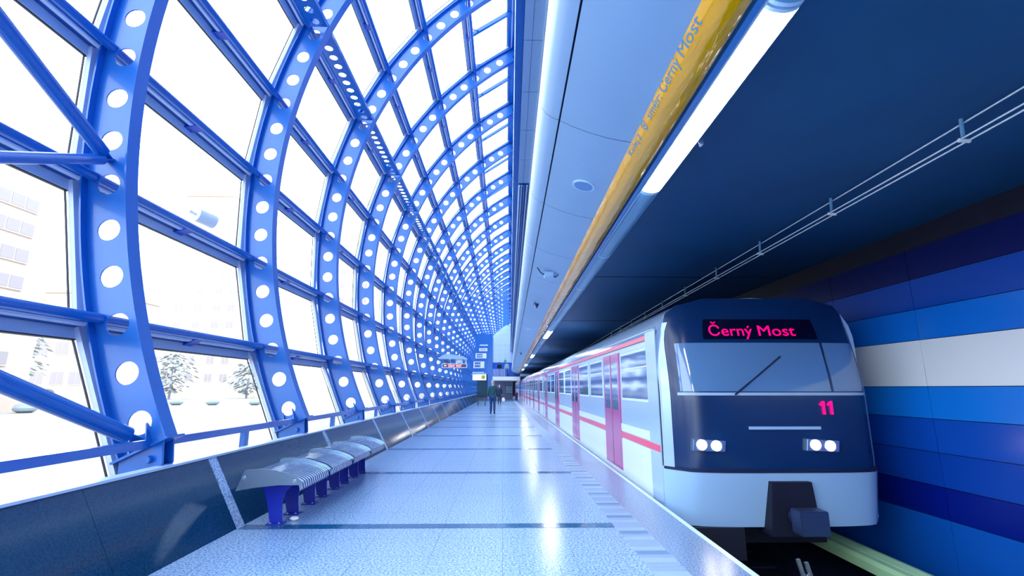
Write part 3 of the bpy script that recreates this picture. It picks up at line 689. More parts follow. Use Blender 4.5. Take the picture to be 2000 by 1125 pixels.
def make_car(y0, y1, label, first=False):
    o = thing('metro_car', (CX, y0, -1.05), label, 'train', 'cars of the metro train')
    bp = body_prof(); ya = y0 + (0.42 if first else 0.0)
    MB().prism(bp, ya, y1 - 0.25).build('body', SILV, o, smooth=True)
    x = XS
    def strip(nm, z0, z1, m_, t=0.006, a=None, b_=None): return MB().box(x - t, x + 0.003, a or ya, b_ or y1 - 0.25, z0, z1).build(nm, m_, o)
    strip('lower_panel', -0.20, 0.56, TWHITE, 0.010); strip('red_stripe', 0.575, 0.665, RED, 0.014); strip('sill_panel', 0.68, 0.80, TWHITE, 0.012)
    if first: MB().box(x - 0.013, x + 0.003, y0 + 0.40, y0 + 0.86, -0.2, 2.2).build('cab_side', SILV, o)
    strip('red_cantrail', 2.085, 2.15, RED, 0.012, ya); strip('rain_gutter', 2.19, 2.20, ALUW, 0.03)
    nd = 4; pitch = (y1 - y0)/4.0 ; dc = [y0 + 3.2 + 4.75*j for j in range(4)]
    for yc in dc:
        dd = MB().box(x - 0.016, x + 0.002, yc - 0.66, yc + 0.66, 0.02, 2.02).build('door', DOOR, o)
        MB().box(x - 0.020, x - 0.0155, yc - 0.55, yc - 0.08, 1.02, 1.86).build('pane', TGL, dd, bevel=0)
        MB().box(x - 0.020, x - 0.0155, yc + 0.08, yc + 0.55, 1.02, 1.86).build('pane', TGL, dd)
        MB().box(x - 0.018, x - 0.0155, yc - 0.008, yc + 0.008, 0.03, 2.01).build('seal', DARK, dd)
    ed = [ya + 0.25] + [v for yc in dc for v in (yc - 0.66, yc + 0.66)] + [y1 - 0.25]
    for a, b_ in zip(ed[::2], ed[1::2]):
        if b_ - a < 0.5: continue
        nwin = 2 if b_ - a > 2.6 else 1; w = (b_ - a)/nwin
        for q in range(nwin):
            f_ = MB().box(x - 0.012, x + 0.002, a + w*q + 0.14, a + w*(q+1) - 0.14, 1.20, 1.98).build('window_frame', ALUW, o)
            MB().box(x - 0.015, x - 0.011, a + w*q + 0.18, a + w*(q+1) - 0.18, 1.24, 1.94).build('pane', TGL, f_)
            MB().box(x - 0.018, x - 0.014, a + w*q + 0.18, a + w*(q+1) - 0.18, 1.70, 1.72).build('glazing_bar', ALUW, f_)
    MB().box(x + 0.12, CX + 0.85, ya + 0.3, y1 - 0.4, -0.60, -0.22).build('underframe', UNDER, o)
    for yw in (y0 + 2.2, y0 + 4.3, y1 - 4.6, y1 - 2.5):
        for xx in (2.73, 4.17): MB().tube((xx - 0.06, yw, -0.63), (xx + 0.06, yw, -0.63), 0.42, 24).build('wheel', UNDER, o)
    if y1 < 80: MB().prism([(a*0.94 + CX*0.06, b_*0.97) for a, b_ in body_prof()], y1 - 0.26, y1 + 0.01).build('gangway', DARK, o)
    return o
TY = 6.15
lead = make_car(TY, TY + 19.2, 'leading silver metro car with dark cab front, red doors and lit headlights', True)
ln = ['second metro car of the train, behind the leading car', 'third metro car of the train', 'fourth metro car of the train', 'last metro car of the train, far down the platform']
for j in range(3):
    y = TY + 19.2 + 19.35*j; make_car(y, min(y + 19.2, YEND - 0.3), ln[j])
# cab front: a shell wrapped round the nose, split in bands
def fy(x, z):     # depth of the front surface
    u = abs(x)/HW
    y = TY + 0.16*u**4 + 0.20*max(0, u - 0.82)/0.18
    if z > 1.30: y += 0.30*((z - 1.30)/1.3)**1.4
    if z < 0.45: y += 0.12*((0.45 - z)/0.65)
    return y
def halfw(z):
    if z <= 1.95: return HW
    for (x0, z0), (x1, z1) in zip([(HW,1.95),(HW-0.01,2.10),(HW-0.05,2.25),(HW-0.14,2.40),(HW-0.32,2.52),(HW-0.65,2.60),(0.3,2.625)], [(HW-0.01,2.10),(HW-0.05,2.25),(HW-0.14,2.40),(HW-0.32,2.52),(HW-0.65,2.60),(0.3,2.625),(0,2.63)]):
        if z0 <= z <= z1: return x0 + (x1 - x0)*(z - z0)/(z1 - z0)
    return 0.3
def front(nm, z0, z1, m_, xa=-1.0, xb=1.0, off=0.0, depth=0.4, par=None, nx=24, nz=8, hwf=None):
    mb = MB(); vs = []
    for j in range(nz + 1):
        z = z0 + (z1 - z0)*j/nz; h = halfw(z) if hwf is None else hwf(z)
        for i in range(nx + 1):
            x = (xa + (xb - xa)*i/nx)*h; vs.append((CX + x, fy(x, z) - off, z))
    nf = len(vs); vb = [(v[0], v[1] + depth, v[2]) for v in vs]; f = []
    for j in range(nz):
        for i in range(nx):
            a = j*(nx+1) + i; f.append((a, a+1, a+nx+2, a+nx+1)); f.append((nf+a, nf+a+nx+1, nf+a+nx+2, nf+a+1))
    for i in range(nx):
        f.append((i, nf+i, nf+i+1, i+1)); a = nz*(nx+1) + i; f.append((a, a+1, nf+a+1, nf+a))
    for j in range(nz):
        a = j*(nx+1); f.append((a, a+nx+1, nf+a+nx+1, nf+a)); a += nx; f.append((a, nf+a, nf+a+nx+1, a+nx+1))
    mb.add(vs + vb, f); return mb.build(nm, m_, par or lead, smooth=True)
front('front_mask', 0.42, 2.60, MASK, nz=24)
front('bumper', -0.24, 0.42, BUMP, off=0.05, nz=8)
front('bumper_shadow_gap', 0.395, 0.425, DARK, off=0.056, depth=0.05, nz=2)
front('windscreen', 1.36, 1.98, SCR, -0.86, 0.50, off=0.012, depth=0.02)
front('windscreen', 1.36, 1.98, SCR, 0.53, 0.88, off=0.012, depth=0.02, nx=8)
front('windscreen_trim', 1.31, 1.345, ALU, -0.88, 0.90, off=0.014, depth=0.02, nz=2)
front('side_pillar', 0.42, 2.28, SILV, -1.0, -0.93, off=0.010, depth=0.05, nx=4, nz=16)
front('side_pillar', 0.42, 2.28, BUMP, 0.94, 1.0, off=0.010, depth=0.05, nx=4, nz=16)
front('display_window', 2.03, 2.30, mat('display_black', (0.002, 0.002, 0.02), 0.15), -0.60, 0.50, off=0.014, depth=0.02)
MB().prism([(CX - 0.30, -0.30), (CX + 0.30, -0.30), (CX + 0.24, 0.30), (CX - 0.24, 0.30)], TY - 0.10, TY + 0.2).build('coupler_recess', NAVY, lead)
MB().tube((CX, TY + 0.1, -0.08), (CX, TY - 0.32, -0.08), 0.09, 16).box(CX - 0.16, CX + 0.16, TY - 0.48, TY - 0.28, -0.2, 0.06).build('coupler', RAILM, lead, bevel=0.01)
MB().box(CX - 1.25, CX - 0.55, TY + 0.05, TY + 0.12, -0.60, -0.24).build('lifeguard', UNDER, lead)
for xx in (CX - 0.93, CX + 0.46):
    zz = 0.72; yy = fy(xx - CX, zz)
    hs = MB().prism([(xx - 0.20 + 0.0, zz - 0.07), (xx + 0.20, zz - 0.085), (xx + 0.22, zz + 0.045), (xx - 0.18, zz + 0.07)], yy - 0.05, yy + 0.04).build('headlight', STEEL, lead, bevel=0.006)
    MB().tube((xx - 0.085, yy - 0.06, zz), (xx - 0.085, yy - 0.045, zz), 0.060, 20).build('lens', HL, hs); MB().tube((xx + 0.095, yy - 0.06, zz - 0.012), (xx + 0.095, yy - 0.045, zz - 0.012), 0.060, 20).build('lens', HL, hs)
front('front_rail', 0.90, 0.935, BUMP, -0.30, 0.35, off=0.03, depth=0.02, nz=2)
# wiper and side mirror
MB().bar((CX - 0.55, fy(-0.55, 1.3) - 0.03, 1.32), (CX + 0.12, fy(0, 1.85) - 0.03, 1.80), 0.02, 0.015).build('wiper', DARK, lead)
def led(s, size, xl, xr, zb, label):
    bm, me = text_mesh(s, size, 0.003); x0, x1 = text_width(bm)
    for v in bm.verts:
        X = xl + (xr - xl)*(v.co.x - x0)/(x1 - x0); Z = zb + v.co.y
        v.co = Vector((X, fy(X - CX, Z) - 0.020, Z))
    bm.to_mesh(me); bm.free(); me.materials.clear(); me.materials.append(LED)
    o = bpy.data.objects.new('led_lettering', me); col.objects.link(o); o.parent = lead; o.matrix_parent_inverse = Matrix.Translation(lead.location).inverted(); o['label'] = label
led('Černý', 0.20, CX - 0.74, CX - 0.17, 2.075, 'first red LED word above the windscreen'); led('Most', 0.20, CX - 0.09, CX + 0.40, 2.075, 'second red LED word above the windscreen')
for xq, lab in ((CX + 0.545, 'first red LED digit low on the cab front'), (CX + 0.645, 'second red LED digit low on the cab front')):
    g1 = [(0.0, 0.0), (0.024, 0.0), (0.024, 0.16), (0.006, 0.16), (-0.036, 0.122), (-0.026, 0.106), (0.0, 0.127)]
    yq = fy(xq - CX, 1.15) - 0.02; MB().prism([(xq + u, 1.08 + v) for u, v in g1], yq - 0.004, yq + 0.018).build('led_digit', LED, lead)['label'] = lab

# ================================================================= SIGNS
SIGNW = mat('sign_white_frame', (0.75, 0.88, 1.0), 0.3); SCRD = mat('display_dark_red', (0.10, 0.01, 0.08), 0.3)
LEDW = mat('bright_led_text', (1, 0.4, 0.4), 0.4, emit=(1.0, 0.30, 0.28), es=2.5)
ys = 20.0
def sp(u, v): return PXY(u, v, ys)
a = sp(863, 710); b_ = sp(912, 718.5)
o = thing('departure_display', ((a.x + b_.x)/2, ys, b_.z), 'hanging red LED display under a grey canopy, left over the platform', 'display')
x0, x1, z1, z0 = a.x, b_.x, a.z, b_.z
MB().box(x0, x1, ys, ys + 0.18, z0, z1).build('case', SIGNW, o, bevel=0.01)
MB().box(x0 + 0.03, x1 - 0.03, ys - 0.006, ys + 0.01, z0 + 0.025, z1 - 0.025).build('screen', SCRD, o)
c0 = sp(856, 701); c1 = sp(872, 691); c2 = sp(905, 696); c3 = sp(913, 702)
MB().prism([(c0.x, c0.z), (c3.x, c3.z), (c3.x, c3.z + 0.03), (c2.x, c2.z), (c1.x, c1.z), (c0.x, c0.z + 0.04)], ys - 0.1, ys + 0.3).build('canopy', ALU, o)
for u in (869, 880, 891, 902, 910):
    p = sp(u, 706); MB().box(p.x - 0.02, p.x + 0.02, ys + 0.06, ys + 0.10, z1, c0.z).build('hanger', WHITE, o)
for u in (872, 884, 897):
    p = sp(u, 706); MB().box(p.x - 0.09, p.x + 0.07, ys + 0.03, ys + 0.07, z1 + 0.03, c0.z - 0.03).build('sign_plate', mat('plate_dark', (0.03, 0.08, 0.2), 0.4) if u == 872 else (BLUED if u == 884 else WHITE), o)
MB().bar((c0.x - 0.02, ys + 0.1, c0.z + 0.02), (-3.75, Y0 + 5*S, c0.z + 0.35), 0.06, 0.06).build('bracket_arm', BLUED, o)
def flat_text(s, size, xl, xr, zb, y, m_, par, label):
    bm, me = text_mesh(s, size, 0.002); q0, q1 = text_width(bm)
    for v in bm.verts: v.co = Vector((xl + (xr - xl)*(v.co.x - q0)/(q1 - q0), y, zb + v.co.y))
    bm.to_mesh(me); bm.free(); me.materials.clear(); me.materials.append(m_)
    t = bpy.data.objects.new('lettering', me); col.objects.link(t); t.parent = par; t.matrix_parent_inverse = Matrix.Translation(par.location).inverted(); t['label'] = label
hh = (z1 - z0)
MB().prism([(x0 + 0.08, z0 + hh/2), (x0 + 0.14, z0 + hh/2 - 0.035), (x0 + 0.14, z0 + hh/2 - 0.012), (x0 + 0.20, z0 + hh/2 - 0.012), (x0 + 0.20, z0 + hh/2 + 0.012), (x0 + 0.14, z0 + hh/2 + 0.012), (x0 + 0.14, z0 + hh/2 + 0.035)], ys - 0.010, ys - 0.007).build('arrow', LEDW, o)
xm = x0 + 0.26 + (x1 - x0 - 0.48)*0.53
flat_text('ČERNÝ', hh*0.72, x0 + 0.26, xm - 0.02, z0 + hh*0.22, ys - 0.009, LEDW, o, 'first glowing red word'); flat_text('MOST', hh*0.72, xm + 0.03, x1 - 0.22, z0 + hh*0.22, ys - 0.009, LEDW, o, 'second glowing red word')

ys = 38.0
a = sp(923, 731); b_ = sp(949.5, 742.5)
o = thing('direction_sign', ((a.x + b_.x)/2, ys, b_.z), 'white sign with orange text under a grey canopy, far left over the platform', 'sign')
MB().box(a.x, b_.x, ys, ys + 0.2, b_.z, a.z).build('sign_box', mat('sign_lit_white', (0.85, 0.9, 0.95), 0.4, emit=(0.9, 0.95, 1), es=0.5), o, bevel=0.01)
c0 = sp(919, 732); c1 = sp(927, 727); c3 = sp(950, 730)
MB().prism([(c0.x, c0.z), (c3.x, c3.z), (c3.x, c3.z + 0.06), (c1.x, c1.z)], ys - 0.1, ys + 0.3).build('canopy', ALU, o)
OR = mat('orange_text', (0.9, 0.35, 0.25), 0.4); h = a.z - b_.z
flat_text('Výstup', h*0.42, a.x + 0.22, a.x + 0.72, b_.z + h*0.3, ys - 0.006, OR, o, 'orange lettering')
MB().tube((b_.x - 0.22, ys - 0.008, b_.z + h/2), (b_.x - 0.22, ys, b_.z + h/2), h*0.36, 20).build('number_disc', mat('disc_yellow', (0.8, 0.65, 0.1), 0.4), o)
flat_text('2', h*0.45, b_.x - 0.27, b_.x - 0.17, b_.z + h*0.34, ys - 0.012, DARK, o, 'dark digit two')
MB().bar((a.x, ys + 0.1, c0.z), (-3.9, ys + 0.1, c0.z + 0.3), 0.05, 0.05).build('bracket_arm', BLUED, o)

# ================================================================= FAR END
YT = 56.0
def far(u, v, y=YT): return PXY(u, v, y)
# stair tower with slot windows
o = thing('stair_tower', (-2.5, YT, 0), 'tall blue stair tower with white slot windows at the far end', 'tower')
L = -3.2; Rr = far(962, 700).x
zt = far(950, 652).z
MB().box(L, Rr, YT, YT + 5, 2.9, zt).build('upper_body', BLUE, o); MB().box(far(953, 700).x, Rr, YT, YT + 0.6, 0, 2.9).build('column', BLUE, o)

MB().box(L, Rr, YT + 4.4, YT + 5, 0, 2.9).build('rear_panel', mat('teal_dark', (0.01, 0.09, 0.16), 0.3), o)
for (ua, ub, va, vb, m_) in ((937, 953, 673, 675.5, ALUW), (936, 952, 680, 686, WHITE), (929, 950, 690, 700, WHITE), (925, 946, 706, 719, WHITE), (923, 945, 726.5, 728.5, WHITE)):
    a = far(ua, va); b_ = far(ub, vb)
    w_ = MB().box(a.x, b_.x, YT - 0.04, YT + 0.02, b_.z, a.z).build('window_frame', m_, o)
    if vb - va > 5: 
        MB().box(a.x + 0.12, b_.x - (0.15 if vb - va < 8 else 0.45), YT - 0.05, YT - 0.035, b_.z + 0.10, (a.z + b_.z)/2 - 0.04).build('pane', TGL, w_); MB().box(a.x + 0.12, b_.x - (0.15 if vb - va < 8 else 0.45), YT - 0.05, YT - 0.035, (a.z + b_.z)/2 + 0.04, a.z - 0.08).build('pane', TGL, w_)
# gallery
o = thing('gallery_bridge', (0, YT, 2.3), 'white edged gallery crossing above the far end of the platform', 'bridge')
a = far(962, 735.5); b_ = far(1034, 743)
MB().box(a.x, 1.95, YT, YT + 6.85, b_.z, a.z).build('slab', WHITE, o); zS = a.z; MB().box(1.95, XW, YT, YT + 0.5, 2.72, 3.0).build('cross_beam', WHITE, o)
gr = far(996, 735).x
rl = thing('gallery_balustrade', (0, YT, zS), 'blue glass balustrade on the far gallery', 'balustrade')
zr = far(975, 720).z
MB().box(a.x, gr, YT + 0.05, YT + 0.10, zr - 0.05, zr).build('handrail', BLUE, rl)
MB().box(a.x, gr, YT + 0.06, YT + 0.08, zS, zr - 0.05).build('pane', RAILGLASS, rl)
for j in range(6):
    X = a.x + 0.05 + (gr - a.x - 0.1)*j/5; MB().box(X - 0.025, X + 0.025, YT + 0.04, YT + 0.11, zS, zr).build('post', BLUE, rl)
struct('wall_far_gallery', MB().box(Rr - 0.5, 6, YT + 7.4, YT + 7.6, zS, PXY(980, 708.5, YT + 7.4).z), mat('gallery_blue', (0.01, 0.12, 0.55), 0.3), 'blue glazed wall behind the far gallery')
YG = YEND - 0.6; X0, X1 = -4.2, 1.45; zG = PXY(980, 708, YG).z
pg = [(PR(i, 0.15, 0).x, PR(i, 0.15, 0).z) for i in [12 + 0.5*j for j in range(31)]]; pg = [q for q in pg if q[0] < 1.45] + [(1.45, pg[-1][1]), (1.45, zG), (pg[0][0], zG)]
struct('wall_far', MB().prism(pg, YG, YG + 0.3), mat('far_wall_white', (0.50, 0.64, 0.86), 0.5), 'pale tiled end wall below the arch')
struct('wall_far_lower', MB().box(X0, 1.45, YG, YG + 0.3, 0, zG), BLUED)
mb = MB()
for j in range(8): mb.box(-3.4, 1.45, YG - 0.015, YG, zG + 0.9*j + 0.4, zG + 0.9*j + 0.42)
for j in range(6): mb.box(-3.3 + 0.9*j, -3.28 + 0.9*j, YG - 0.015, YG, zG, 9.5)
struct('trim_%d' % n, mb, ALU, 'thin joints of the end wall tiles'); n += 1
# platform level end wall, poster, opening
struct('wall_end', MB().box(Rr, 1.25, 62.9, 63.2, 0, 2.6), GREY, 'grey lavender wall at platform level below the gallery')
a = PXY(988, 754, 62.8); b_ = PXY(1001, 768, 62.8)
PO = mat('poster_print', (0.35, 0.55, 0.8), 0.4, noise=0.8, nscale=3)
o = thing('poster_board', ((a.x + b_.x)/2, 62.85, b_.z), 'framed blue and white poster on the far end wall', 'poster'); MB().box(a.x - 0.04, b_.x + 0.04, 62.82, 62.9, b_.z - 0.04, a.z + 0.04).build('frame', DARK, o); MB().box(a.x, b_.x, 62.80, 62.825, b_.z, a.z).build('print', PO, o)
a = PXY(984, 703.5, YT + 6.5); b_ = PXY(989, 707.5, YT + 6.5)
o = thing('exit_sign', ((a.x + b_.x)/2, YT + 6.5, b_.z), 'small green emergency exit sign above the far gallery', 'sign'); MB().box(a.x, b_.x, YT + 6.5, YT + 6.55, b_.z, a.z).build('panel', mat('exit_green', (0.0, 0.25, 0.12), 0.4, emit=(0, 0.3, 0.15), es=0.6), o)
MB().box((a.x+b_.x)/2 - 0.02, (a.x+b_.x)/2 + 0.02, YT + 6.5, YT + 6.55, a.z, a.z + 0.3).build('hanger', DARK, o)
o = thing('bin', (1.6, 59, 0), 'dark round waste bin by the far opening', 'bin'); MB().lathe([(0.16, 0), (0.19, 0.75), (0.21, 0.78), (0.12, 0.9)], 20, (1.6, 59, 0)).build('bin_body', mat('bin_plum', (0.12, 0.05, 0.15), 0.4), o, smooth=True)
# dark bench far on the platform
o = thing('dark_bench', (-1.75, 41, 0), 'dark low bench on the platform left of the walking person', 'bench')
MB().box(-2.2, -1.35, 40.7, 41.3, 0.40, 0.46).build('seat', MASK, o, bevel=0.01)
for xx in (-2.1, -1.5): MB().box(xx, xx + 0.08, 40.8, 41.2, 0, 0.40).build('leg', MASK, o)
MB().box(-2.2, -1.35, 41.25, 41.3, 0.46, 0.62).build('backrest', MASK, o)

# ================================================================= PEOPLE
SKIN = mat('skin', (0.65, 0.42, 0.38), 0.5); DGREEN = mat('dark_green_cloth', (0.006, 0.07, 0.085), 0.8, noise=0.2, nscale=12); JEAN = mat('dark_blue_denim', (0.01, 0.05, 0.16), 0.8)
SHOE = mat('dark_shoe', (0.01, 0.015, 0.04), 0.5); HAIR = mat('fair_hair', (0.45, 0.36, 0.36), 0.7); BLK = mat('black_cloth', (0.015, 0.03, 0.08), 0.8); PINK = mat('pale_pink_scarf', (0.7, 0.35, 0.5), 0.7)
def skin_obj(name, verts, edges, radii, m_, parent, root=0, sub=2):
    me = bpy.data.meshes.new(name); me.from_pydata([Vector(v) for v in verts], edges, [])
    o = bpy.data.objects.new(name, me); col.objects.link(o); o.parent = parent
    md = o.modifiers.new('skin', 'SKIN'); md.use_smooth_shade = True
    sv = me.skin_vertices[0].data
    for i, r in enumerate(radii): sv[i].radius = (r, r) if not isinstance(r, tuple) else r
    sv[root].use_root = True
    sb = o.modifiers.new('subd', 'SUBSURF'); sb.levels = sub; sb.render_levels = sub
    me.materials.append(m_); return o
def person(loc, rz, h, label, top, legs, hair, stride=0.16, arm=0.1, long_coat=False, bag=None):
    p = thing('person', loc, label, 'person', rz=rz); k = h/1.78
    J = {'pel': (0, 0, 0.95), 'waist': (0, 0.0, 1.08), 'chest': (0, 0.01, 1.30), 'neckb': (0, 0.0, 1.47), 'neck': (0, -0.01, 1.53), 'head': (0, -0.015, 1.62), 'crown': (0, -0.005, 1.71)}
    V = []; E = []; R = []; idx = {}
    def add(nm, co, r, par=None):
        idx[nm] = len(V); V.append(tuple(c*k for c in co)); R.append(r*k if not isinstance(r, tuple) else tuple(q*k for q in r))
        if par: E.append((idx[par], idx[nm]))
    add('pel', J['pel'], (0.135, 0.10)); add('waist', J['waist'], (0.125, 0.09), 'pel'); add('chest', J['chest'], (0.155, 0.10), 'waist'); add('neckb', J['neckb'], 0.06, 'chest')
    add('neck', J['neck'], 0.05, 'neckb'); add('head', J['head'], (0.073, 0.09), 'neck'); add('crown', J['crown'], (0.062, 0.078), 'head')
    for s, sg in (('L', -1), ('R', 1)):
        st = stride*sg
        add('hip'+s, (0.09*sg, 0, 0.90), 0.09, 'pel'); add('knee'+s, (0.095*sg, -st*0.45 - 0.03, 0.50), 0.056, 'hip'+s); add('calf'+s, (0.097*sg, -st*0.7 + 0.0, 0.33), 0.055, 'knee'+s)
        add('ank'+s, (0.10*sg, -st, 0.09), 0.038, 'calf'+s); add('toe'+s, (0.11*sg, -st - 0.15, 0.04), 0.034, 'ank'+s)
        a = arm*sg
        add('sh'+s, (0.185*sg, 0.01, 1.43), 0.055, 'chest'); add('elb'+s, (0.235*sg, 0.02 + a*0.4, 1.14), 0.042, 'sh'+s); add('wri'+s, (0.25*sg, -0.05 + a, 0.90), 0.028, 'elb'+s)
        add('palm'+s, (0.252*sg, -0.06 + a, 0.83), (0.022, 0.034), 'wri'+s)
        for q, (dy, ln_) in enumerate(((-0.03, 0.075), (-0.01, 0.085), (0.01, 0.08), (0.03, 0.062))):
            add('f%s%d' % (s, q), (0.252*sg, -0.062 + a + dy, 0.775), 0.0085, 'palm'+s); add('g%s%d' % (s, q), (0.24*sg, -0.066 + a + dy, 0.79 - ln_), 0.008, 'f%s%d' % (s, q))
        add('th'+s, (0.245*sg, -0.10 + a, 0.825), 0.010, 'wri'+s); add('tt'+s, (0.24*sg, -0.115 + a, 0.785), 0.009, 'th'+s)
    skin_obj('body', V, E, R, SKIN, p)
    def sub(names, infl, m_, nm, ext=()):
        vs = []; es = []; rs = []; mp_ = {}
        for q in names: mp_[idx[q]] = len(vs); vs.append(V[idx[q]]); r = R[idx[q]]; rs.append(r + infl if not isinstance(r, tuple) else (r[0] + infl, r[1] + infl))
        for a, b_ in E:
            if a in mp_ and b_ in mp_: es.append((mp_[a], mp_[b_]))
        for (par, co, r) in ext:
            es.append((mp_[idx[par]], len(vs))); vs.append(tuple(c*k for c in co)); rs.append(tuple(q*k for q in r) if isinstance(r, tuple) else r*k)
        return skin_obj(nm, vs, es, rs, m_, p, 0)
    hem = 0.72 if long_coat else 0.84
    V2 = ['chest', 'waist', 'pel', 'neckb', 'shL', 'elbL', 'wriL', 'shR', 'elbR', 'wriR']
    sub(V2, 0.030, top, 'jacket', (('pel', (0, 0, hem), (0.17, 0.125)),))
    sub(['pel', 'hipL', 'kneeL', 'calfL', 'ankL', 'hipR', 'kneeR', 'calfR', 'ankR'], 0.018, legs, 'trousers')
    for s in 'LR': sub(['ank'+s, 'toe'+s], 0.024, SHOE, 'shoe', (('ank'+s, (0.10*(-1 if s == 'L' else 1), -stride*(-1 if s == 'L' else 1) + 0.035, 0.045), 0.045), ('ank'+s, (0.10*(-1 if s == 'L' else 1), -stride*(-1 if s == 'L' else 1), 0.13), 0.05)))
    hc = Vector(J['crown'])*k
    mb = MB(); mb.lathe([(0.02*k, 0.065*k), (0.06*k, 0.05*k), (0.085*k, 0.01*k), (0.09*k, -0.04*k), (0.082*k, -0.10*k)], 16, (0, 0.018*k, hc.z + 0.01*k), 0.95, 1.1)
    h_ = mb.build('hair', hair, None, smooth=True); h_.parent = p
    # face: nose, eyes, mouth, ears
    fz = 1.62*k; mb = MB().tube((0, -0.10*k, fz + 0.02*k), (0, -0.125*k, fz - 0.012*k), 0.008*k, 8, 0.013*k); f_ = mb.build('nose', SKIN, None); f_.parent = p
    mb = MB()
    for sg in (-1, 1): mb.tube((0.03*sg*k, -0.094*k, fz + 0.02*k), (0.03*sg*k, -0.104*k, fz + 0.02*k), 0.008*k, 8)
    f_ = mb.build('eyes', DARK, None); f_.parent = p
    f_ = MB().box(-0.022*k, 0.022*k, -0.103*k, -0.092*k, fz - 0.045*k, fz - 0.038*k).build('mouth', mat('lip', (0.5, 0.15, 0.15), 0.5), None); f_.parent = p
    mb = MB()
    for sg in (-1, 1): mb.box(min(0.072*sg, 0.086*sg)*k, max(0.072*sg, 0.086*sg)*k, -0.015*k, 0.015*k, fz - 0.02*k, fz + 0.03*k)
    f_ = mb.build('ears', SKIN, None); f_.parent = p
    if bag:
        mb = MB().lathe([(0.06, 0.0), (0.14, 0.04), (0.15, 0.2), (0.10, 0.32), (0.02, 0.36)], 14, (loc[0] + bag[0], loc[1], bag[1]), 1, 0.7); tag(mb.build('carrier_bag', WHITE, smooth=True), bag[2], 'bag')
    return p
p1 = PXY(962, 808, 27.79)
person((p1.x, 27.79, 0), PI, 1.82, 'person in a dark green jacket and dark jeans walking away along the platform', DGREEN, JEAN, HAIR, 0.10, 0.07)
person((-0.33, 45.0, 0), PI, 1.68, 'smaller person in dark clothes with a pink scarf, further down the platform', BLK, BLK, PINK, 0.08, 0.05, True, (0.37, 0.20, 'white carrier bag held by the further person in dark clothes'))
person((-0.42, YT + 1.2, zS), 0.2, 1.70, 'person in dark clothes standing behind the gallery balustrade', BLK, JEAN, BLK, 0.02, 0.03)
person((0.42, YT + 1.6, zS), -0.3, 1.75, 'person in pale clothes standing on the far gallery near the exit sign', mat('pale_cloth', (0.5, 0.65, 0.75), 0.7), JEAN, HAIR, 0.02, 0.03)

# ================================================================= OUTSIDE
CREAM = mat('cream_render', (0.62, 0.47, 0.38), 0.8, noise=0.05, nscale=0.3); WIN = mat('window_outside', (0.38, 0.31, 0.32), 0.6); WFR = mat('window_frame_white', (0.70, 0.58, 0.50), 0.5); PALEB = mat('pale_concrete', (0.66, 0.54, 0.45), 0.8, noise=0.05, nscale=0.3)
def wins(o, plane, fixed, us, zs, w, h, wf=WFR):
    for z in zs:
        for u in us:
            if plane == 'x':
                f_ = MB().box(fixed, fixed + 0.10, u - w/2, u + w/2, z, z + h).build('window', wf, o)
                mb = MB(); 
                for q in range(3): mb.box(fixed + 0.09, fixed + 0.13, u - w/2 + 0.1 + q*(w-0.1)/3, u - w/2 + (q+1)*(w-0.1)/3, z + 0.1, z + h - 0.1)
                mb.build('pane', WIN, f_)
            else:
                f_ = MB().box(u - w/2, u + w/2, fixed - 0.10, fixed, z, z + h).build('window', wf, o)
                mb = MB()
                for q in range(2): mb.box(u - w/2 + 0.1 + q*(w-0.1)/2, u - w/2 + (q+1)*(w-0.1)/2, fixed - 0.13, fixed - 0.09, z + 0.1, z + h - 0.1)
                mb.build('pane', WIN, f_)
o = thing('apartment_block', (-36, 22, 0), 'cream apartment block with rows of wide windows at the left edge', 'building')
MB().box(-42, -30, 8, 31.6, -0.05, 16.5).build('wall', CREAM, o); MB().box(-42.3, -29.7, 7.7, 31.9, 16.5, 16.9).build('roof', PALEB, o)
wins(o, 'x', -30, [29.0, 24.5, 20.0, 15.5], [3.0, 4.5 + 0.4, 7.2, 8.75 + 0.0, 10.3, 11.85], 2.9, 0.95) if False else wins(o, 'x', -30, [28.6, 24.4, 20.2, 16.0], [2.7, 5.0, 7.3, 9.0, 10.7, 12.3], 2.8, 0.95)
o = thing('annex_building', (-53, 62, 0), 'pale low building with framed windows beyond the plaza', 'building')
MB().box(-58, -50, 60, 70, -0.05, 13).build('wall', PALEB, o); MB().box(-58.3, -49.7, 59.7, 70.3, 13, 13.3).build('roof', CREAM, o); wins(o, 'y', 60, [-56.0, -53.6, -51.4], [1.7, 5.3, 9.0], 1.7, 1.7)
o = thing('apartment_tower', (-60, 95, 0), 'tall pale tower block with small windows, faint beyond the glass', 'building')
MB().box(-68.5, -49, 90, 102, -0.05, 35).build('wall', PALEB, o); MB().box(-62, -53, 90.5, 98, 35, 38.3).build('stair_head', PALEB, o); MB().box(-62.4, -52.6, 90.2, 98.4, 38.3, 38.7).build('roof', CREAM, o)
wins(o, 'y', 90, [-66.5, -63.5, -60.5, -57, -53.5, -50.8], [2.5 + 3.2*j for j in range(10)], 1.5, 1.5)
o = thing('distant_tower', (-25, 120, 0), 'very faint pale tower seen between the middle ribs', 'building')
MB().box(-46, -36, 130, 140, -0.05, 66).build('wall', PALEB, o); MB().box(-46.3, -35.7, 129.7, 140.3, 66, 66.6).build('roof', CREAM, o); wins(o, 'y', 130, [-44, -41, -38], [20 + 4*j for j in range(11)], 1.4, 1.6)
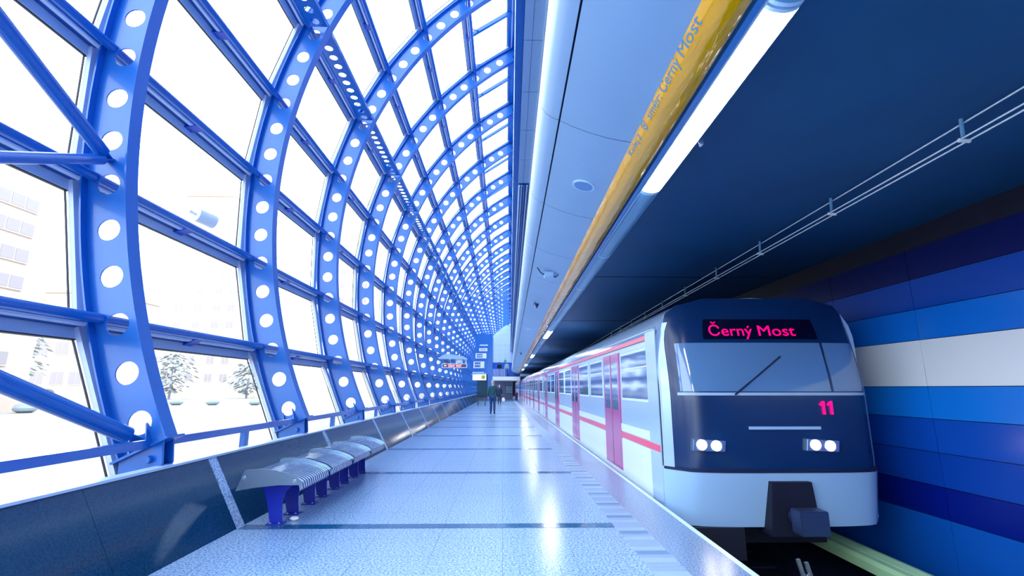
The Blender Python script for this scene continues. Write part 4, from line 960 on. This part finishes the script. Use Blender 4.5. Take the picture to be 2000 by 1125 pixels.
# kerb and low wall on the plaza
tag(MB().box(-140, -12, 78, 78.5, -0.05, 0.45).box(-140, -12, 79.5, 80, -0.05, 0.9).build('low_wall', PALEB), 'long low pale wall across the plaza', 'wall')
STONE = mat('grey_stone', (0.30, 0.34, 0.38), 0.7, noise=0.15, nscale=2)
for (x, y, s), lab in zip(((-28.6, 30.3, 0.58), (-28.5, 43.8, 0.55), (-25.3, 43.7, 0.55), (-21.6, 43.6, 0.5)), ('rounded stone boulder nearest the left edge of the plaza', 'rounded stone boulder left of three in a line on the plaza', 'rounded stone boulder middle of three in a line on the plaza', 'rounded stone boulder right of three in a line on the plaza')):
    tag(MB().lathe([(0.5*s, -0.05), (0.95*s, 0.15*s), (1.0*s, 0.4*s), (0.8*s, 0.7*s), (0.4*s, 0.88*s), (0.05, 0.92*s)], 20, (x, y, 0)).build('boulder', STONE, smooth=True), lab, 'boulder', 'stone boulders on the plaza')
FOL = mat('hazy_foliage', (0.34, 0.36, 0.37), 0.8, noise=0.3, nscale=2); BARK = mat('bark', (0.3, 0.3, 0.35), 0.8)
def tree(x, y, h, r, label, conifer=True):
    o = thing('conifer' if conifer else 'leafy_tree', (x, y, -0.05), label, 'tree', 'trees on the plaza')
    MB().tube((x, y, -0.05), (x, y, h*0.9), 0.15, 8, 0.04).build('trunk', BARK, o)
    mb = MB()
    for q in range(420):
        t = random.random()**0.8; a = random.uniform(0, 2*PI); z = h*(0.12 + 0.88*t); rr = r*((1 - t) if conifer else math.sqrt(max(0, 1 - (2*t - 1)**2)))*random.uniform(0.3, 1.0) + 0.05
        c = Vector((x + rr*math.cos(a), y + rr*math.sin(a), z)); s = random.uniform(0.15, 0.38)*(1 if conifer else 1.3)
        e1 = Vector((math.cos(a), math.sin(a), -0.5))*s; e2 = Vector((-math.sin(a), math.cos(a), random.uniform(-.3, .3)))*s*0.6
        mb.add([c - e1, c + e2, c + e1, c - e2], [(0, 1, 2, 3)])
    mb.build('foliage', FOL, o)
tree(-39.5, 41, 9.5, 2.6, 'hazy blue-grey conifer left beside the cream block'); tree(-44, 66, 6, 3, 'pale bushy tree in front of the tower block', False); tree(-37, 72, 5, 3, 'pale bushy tree right of the tower block', False)
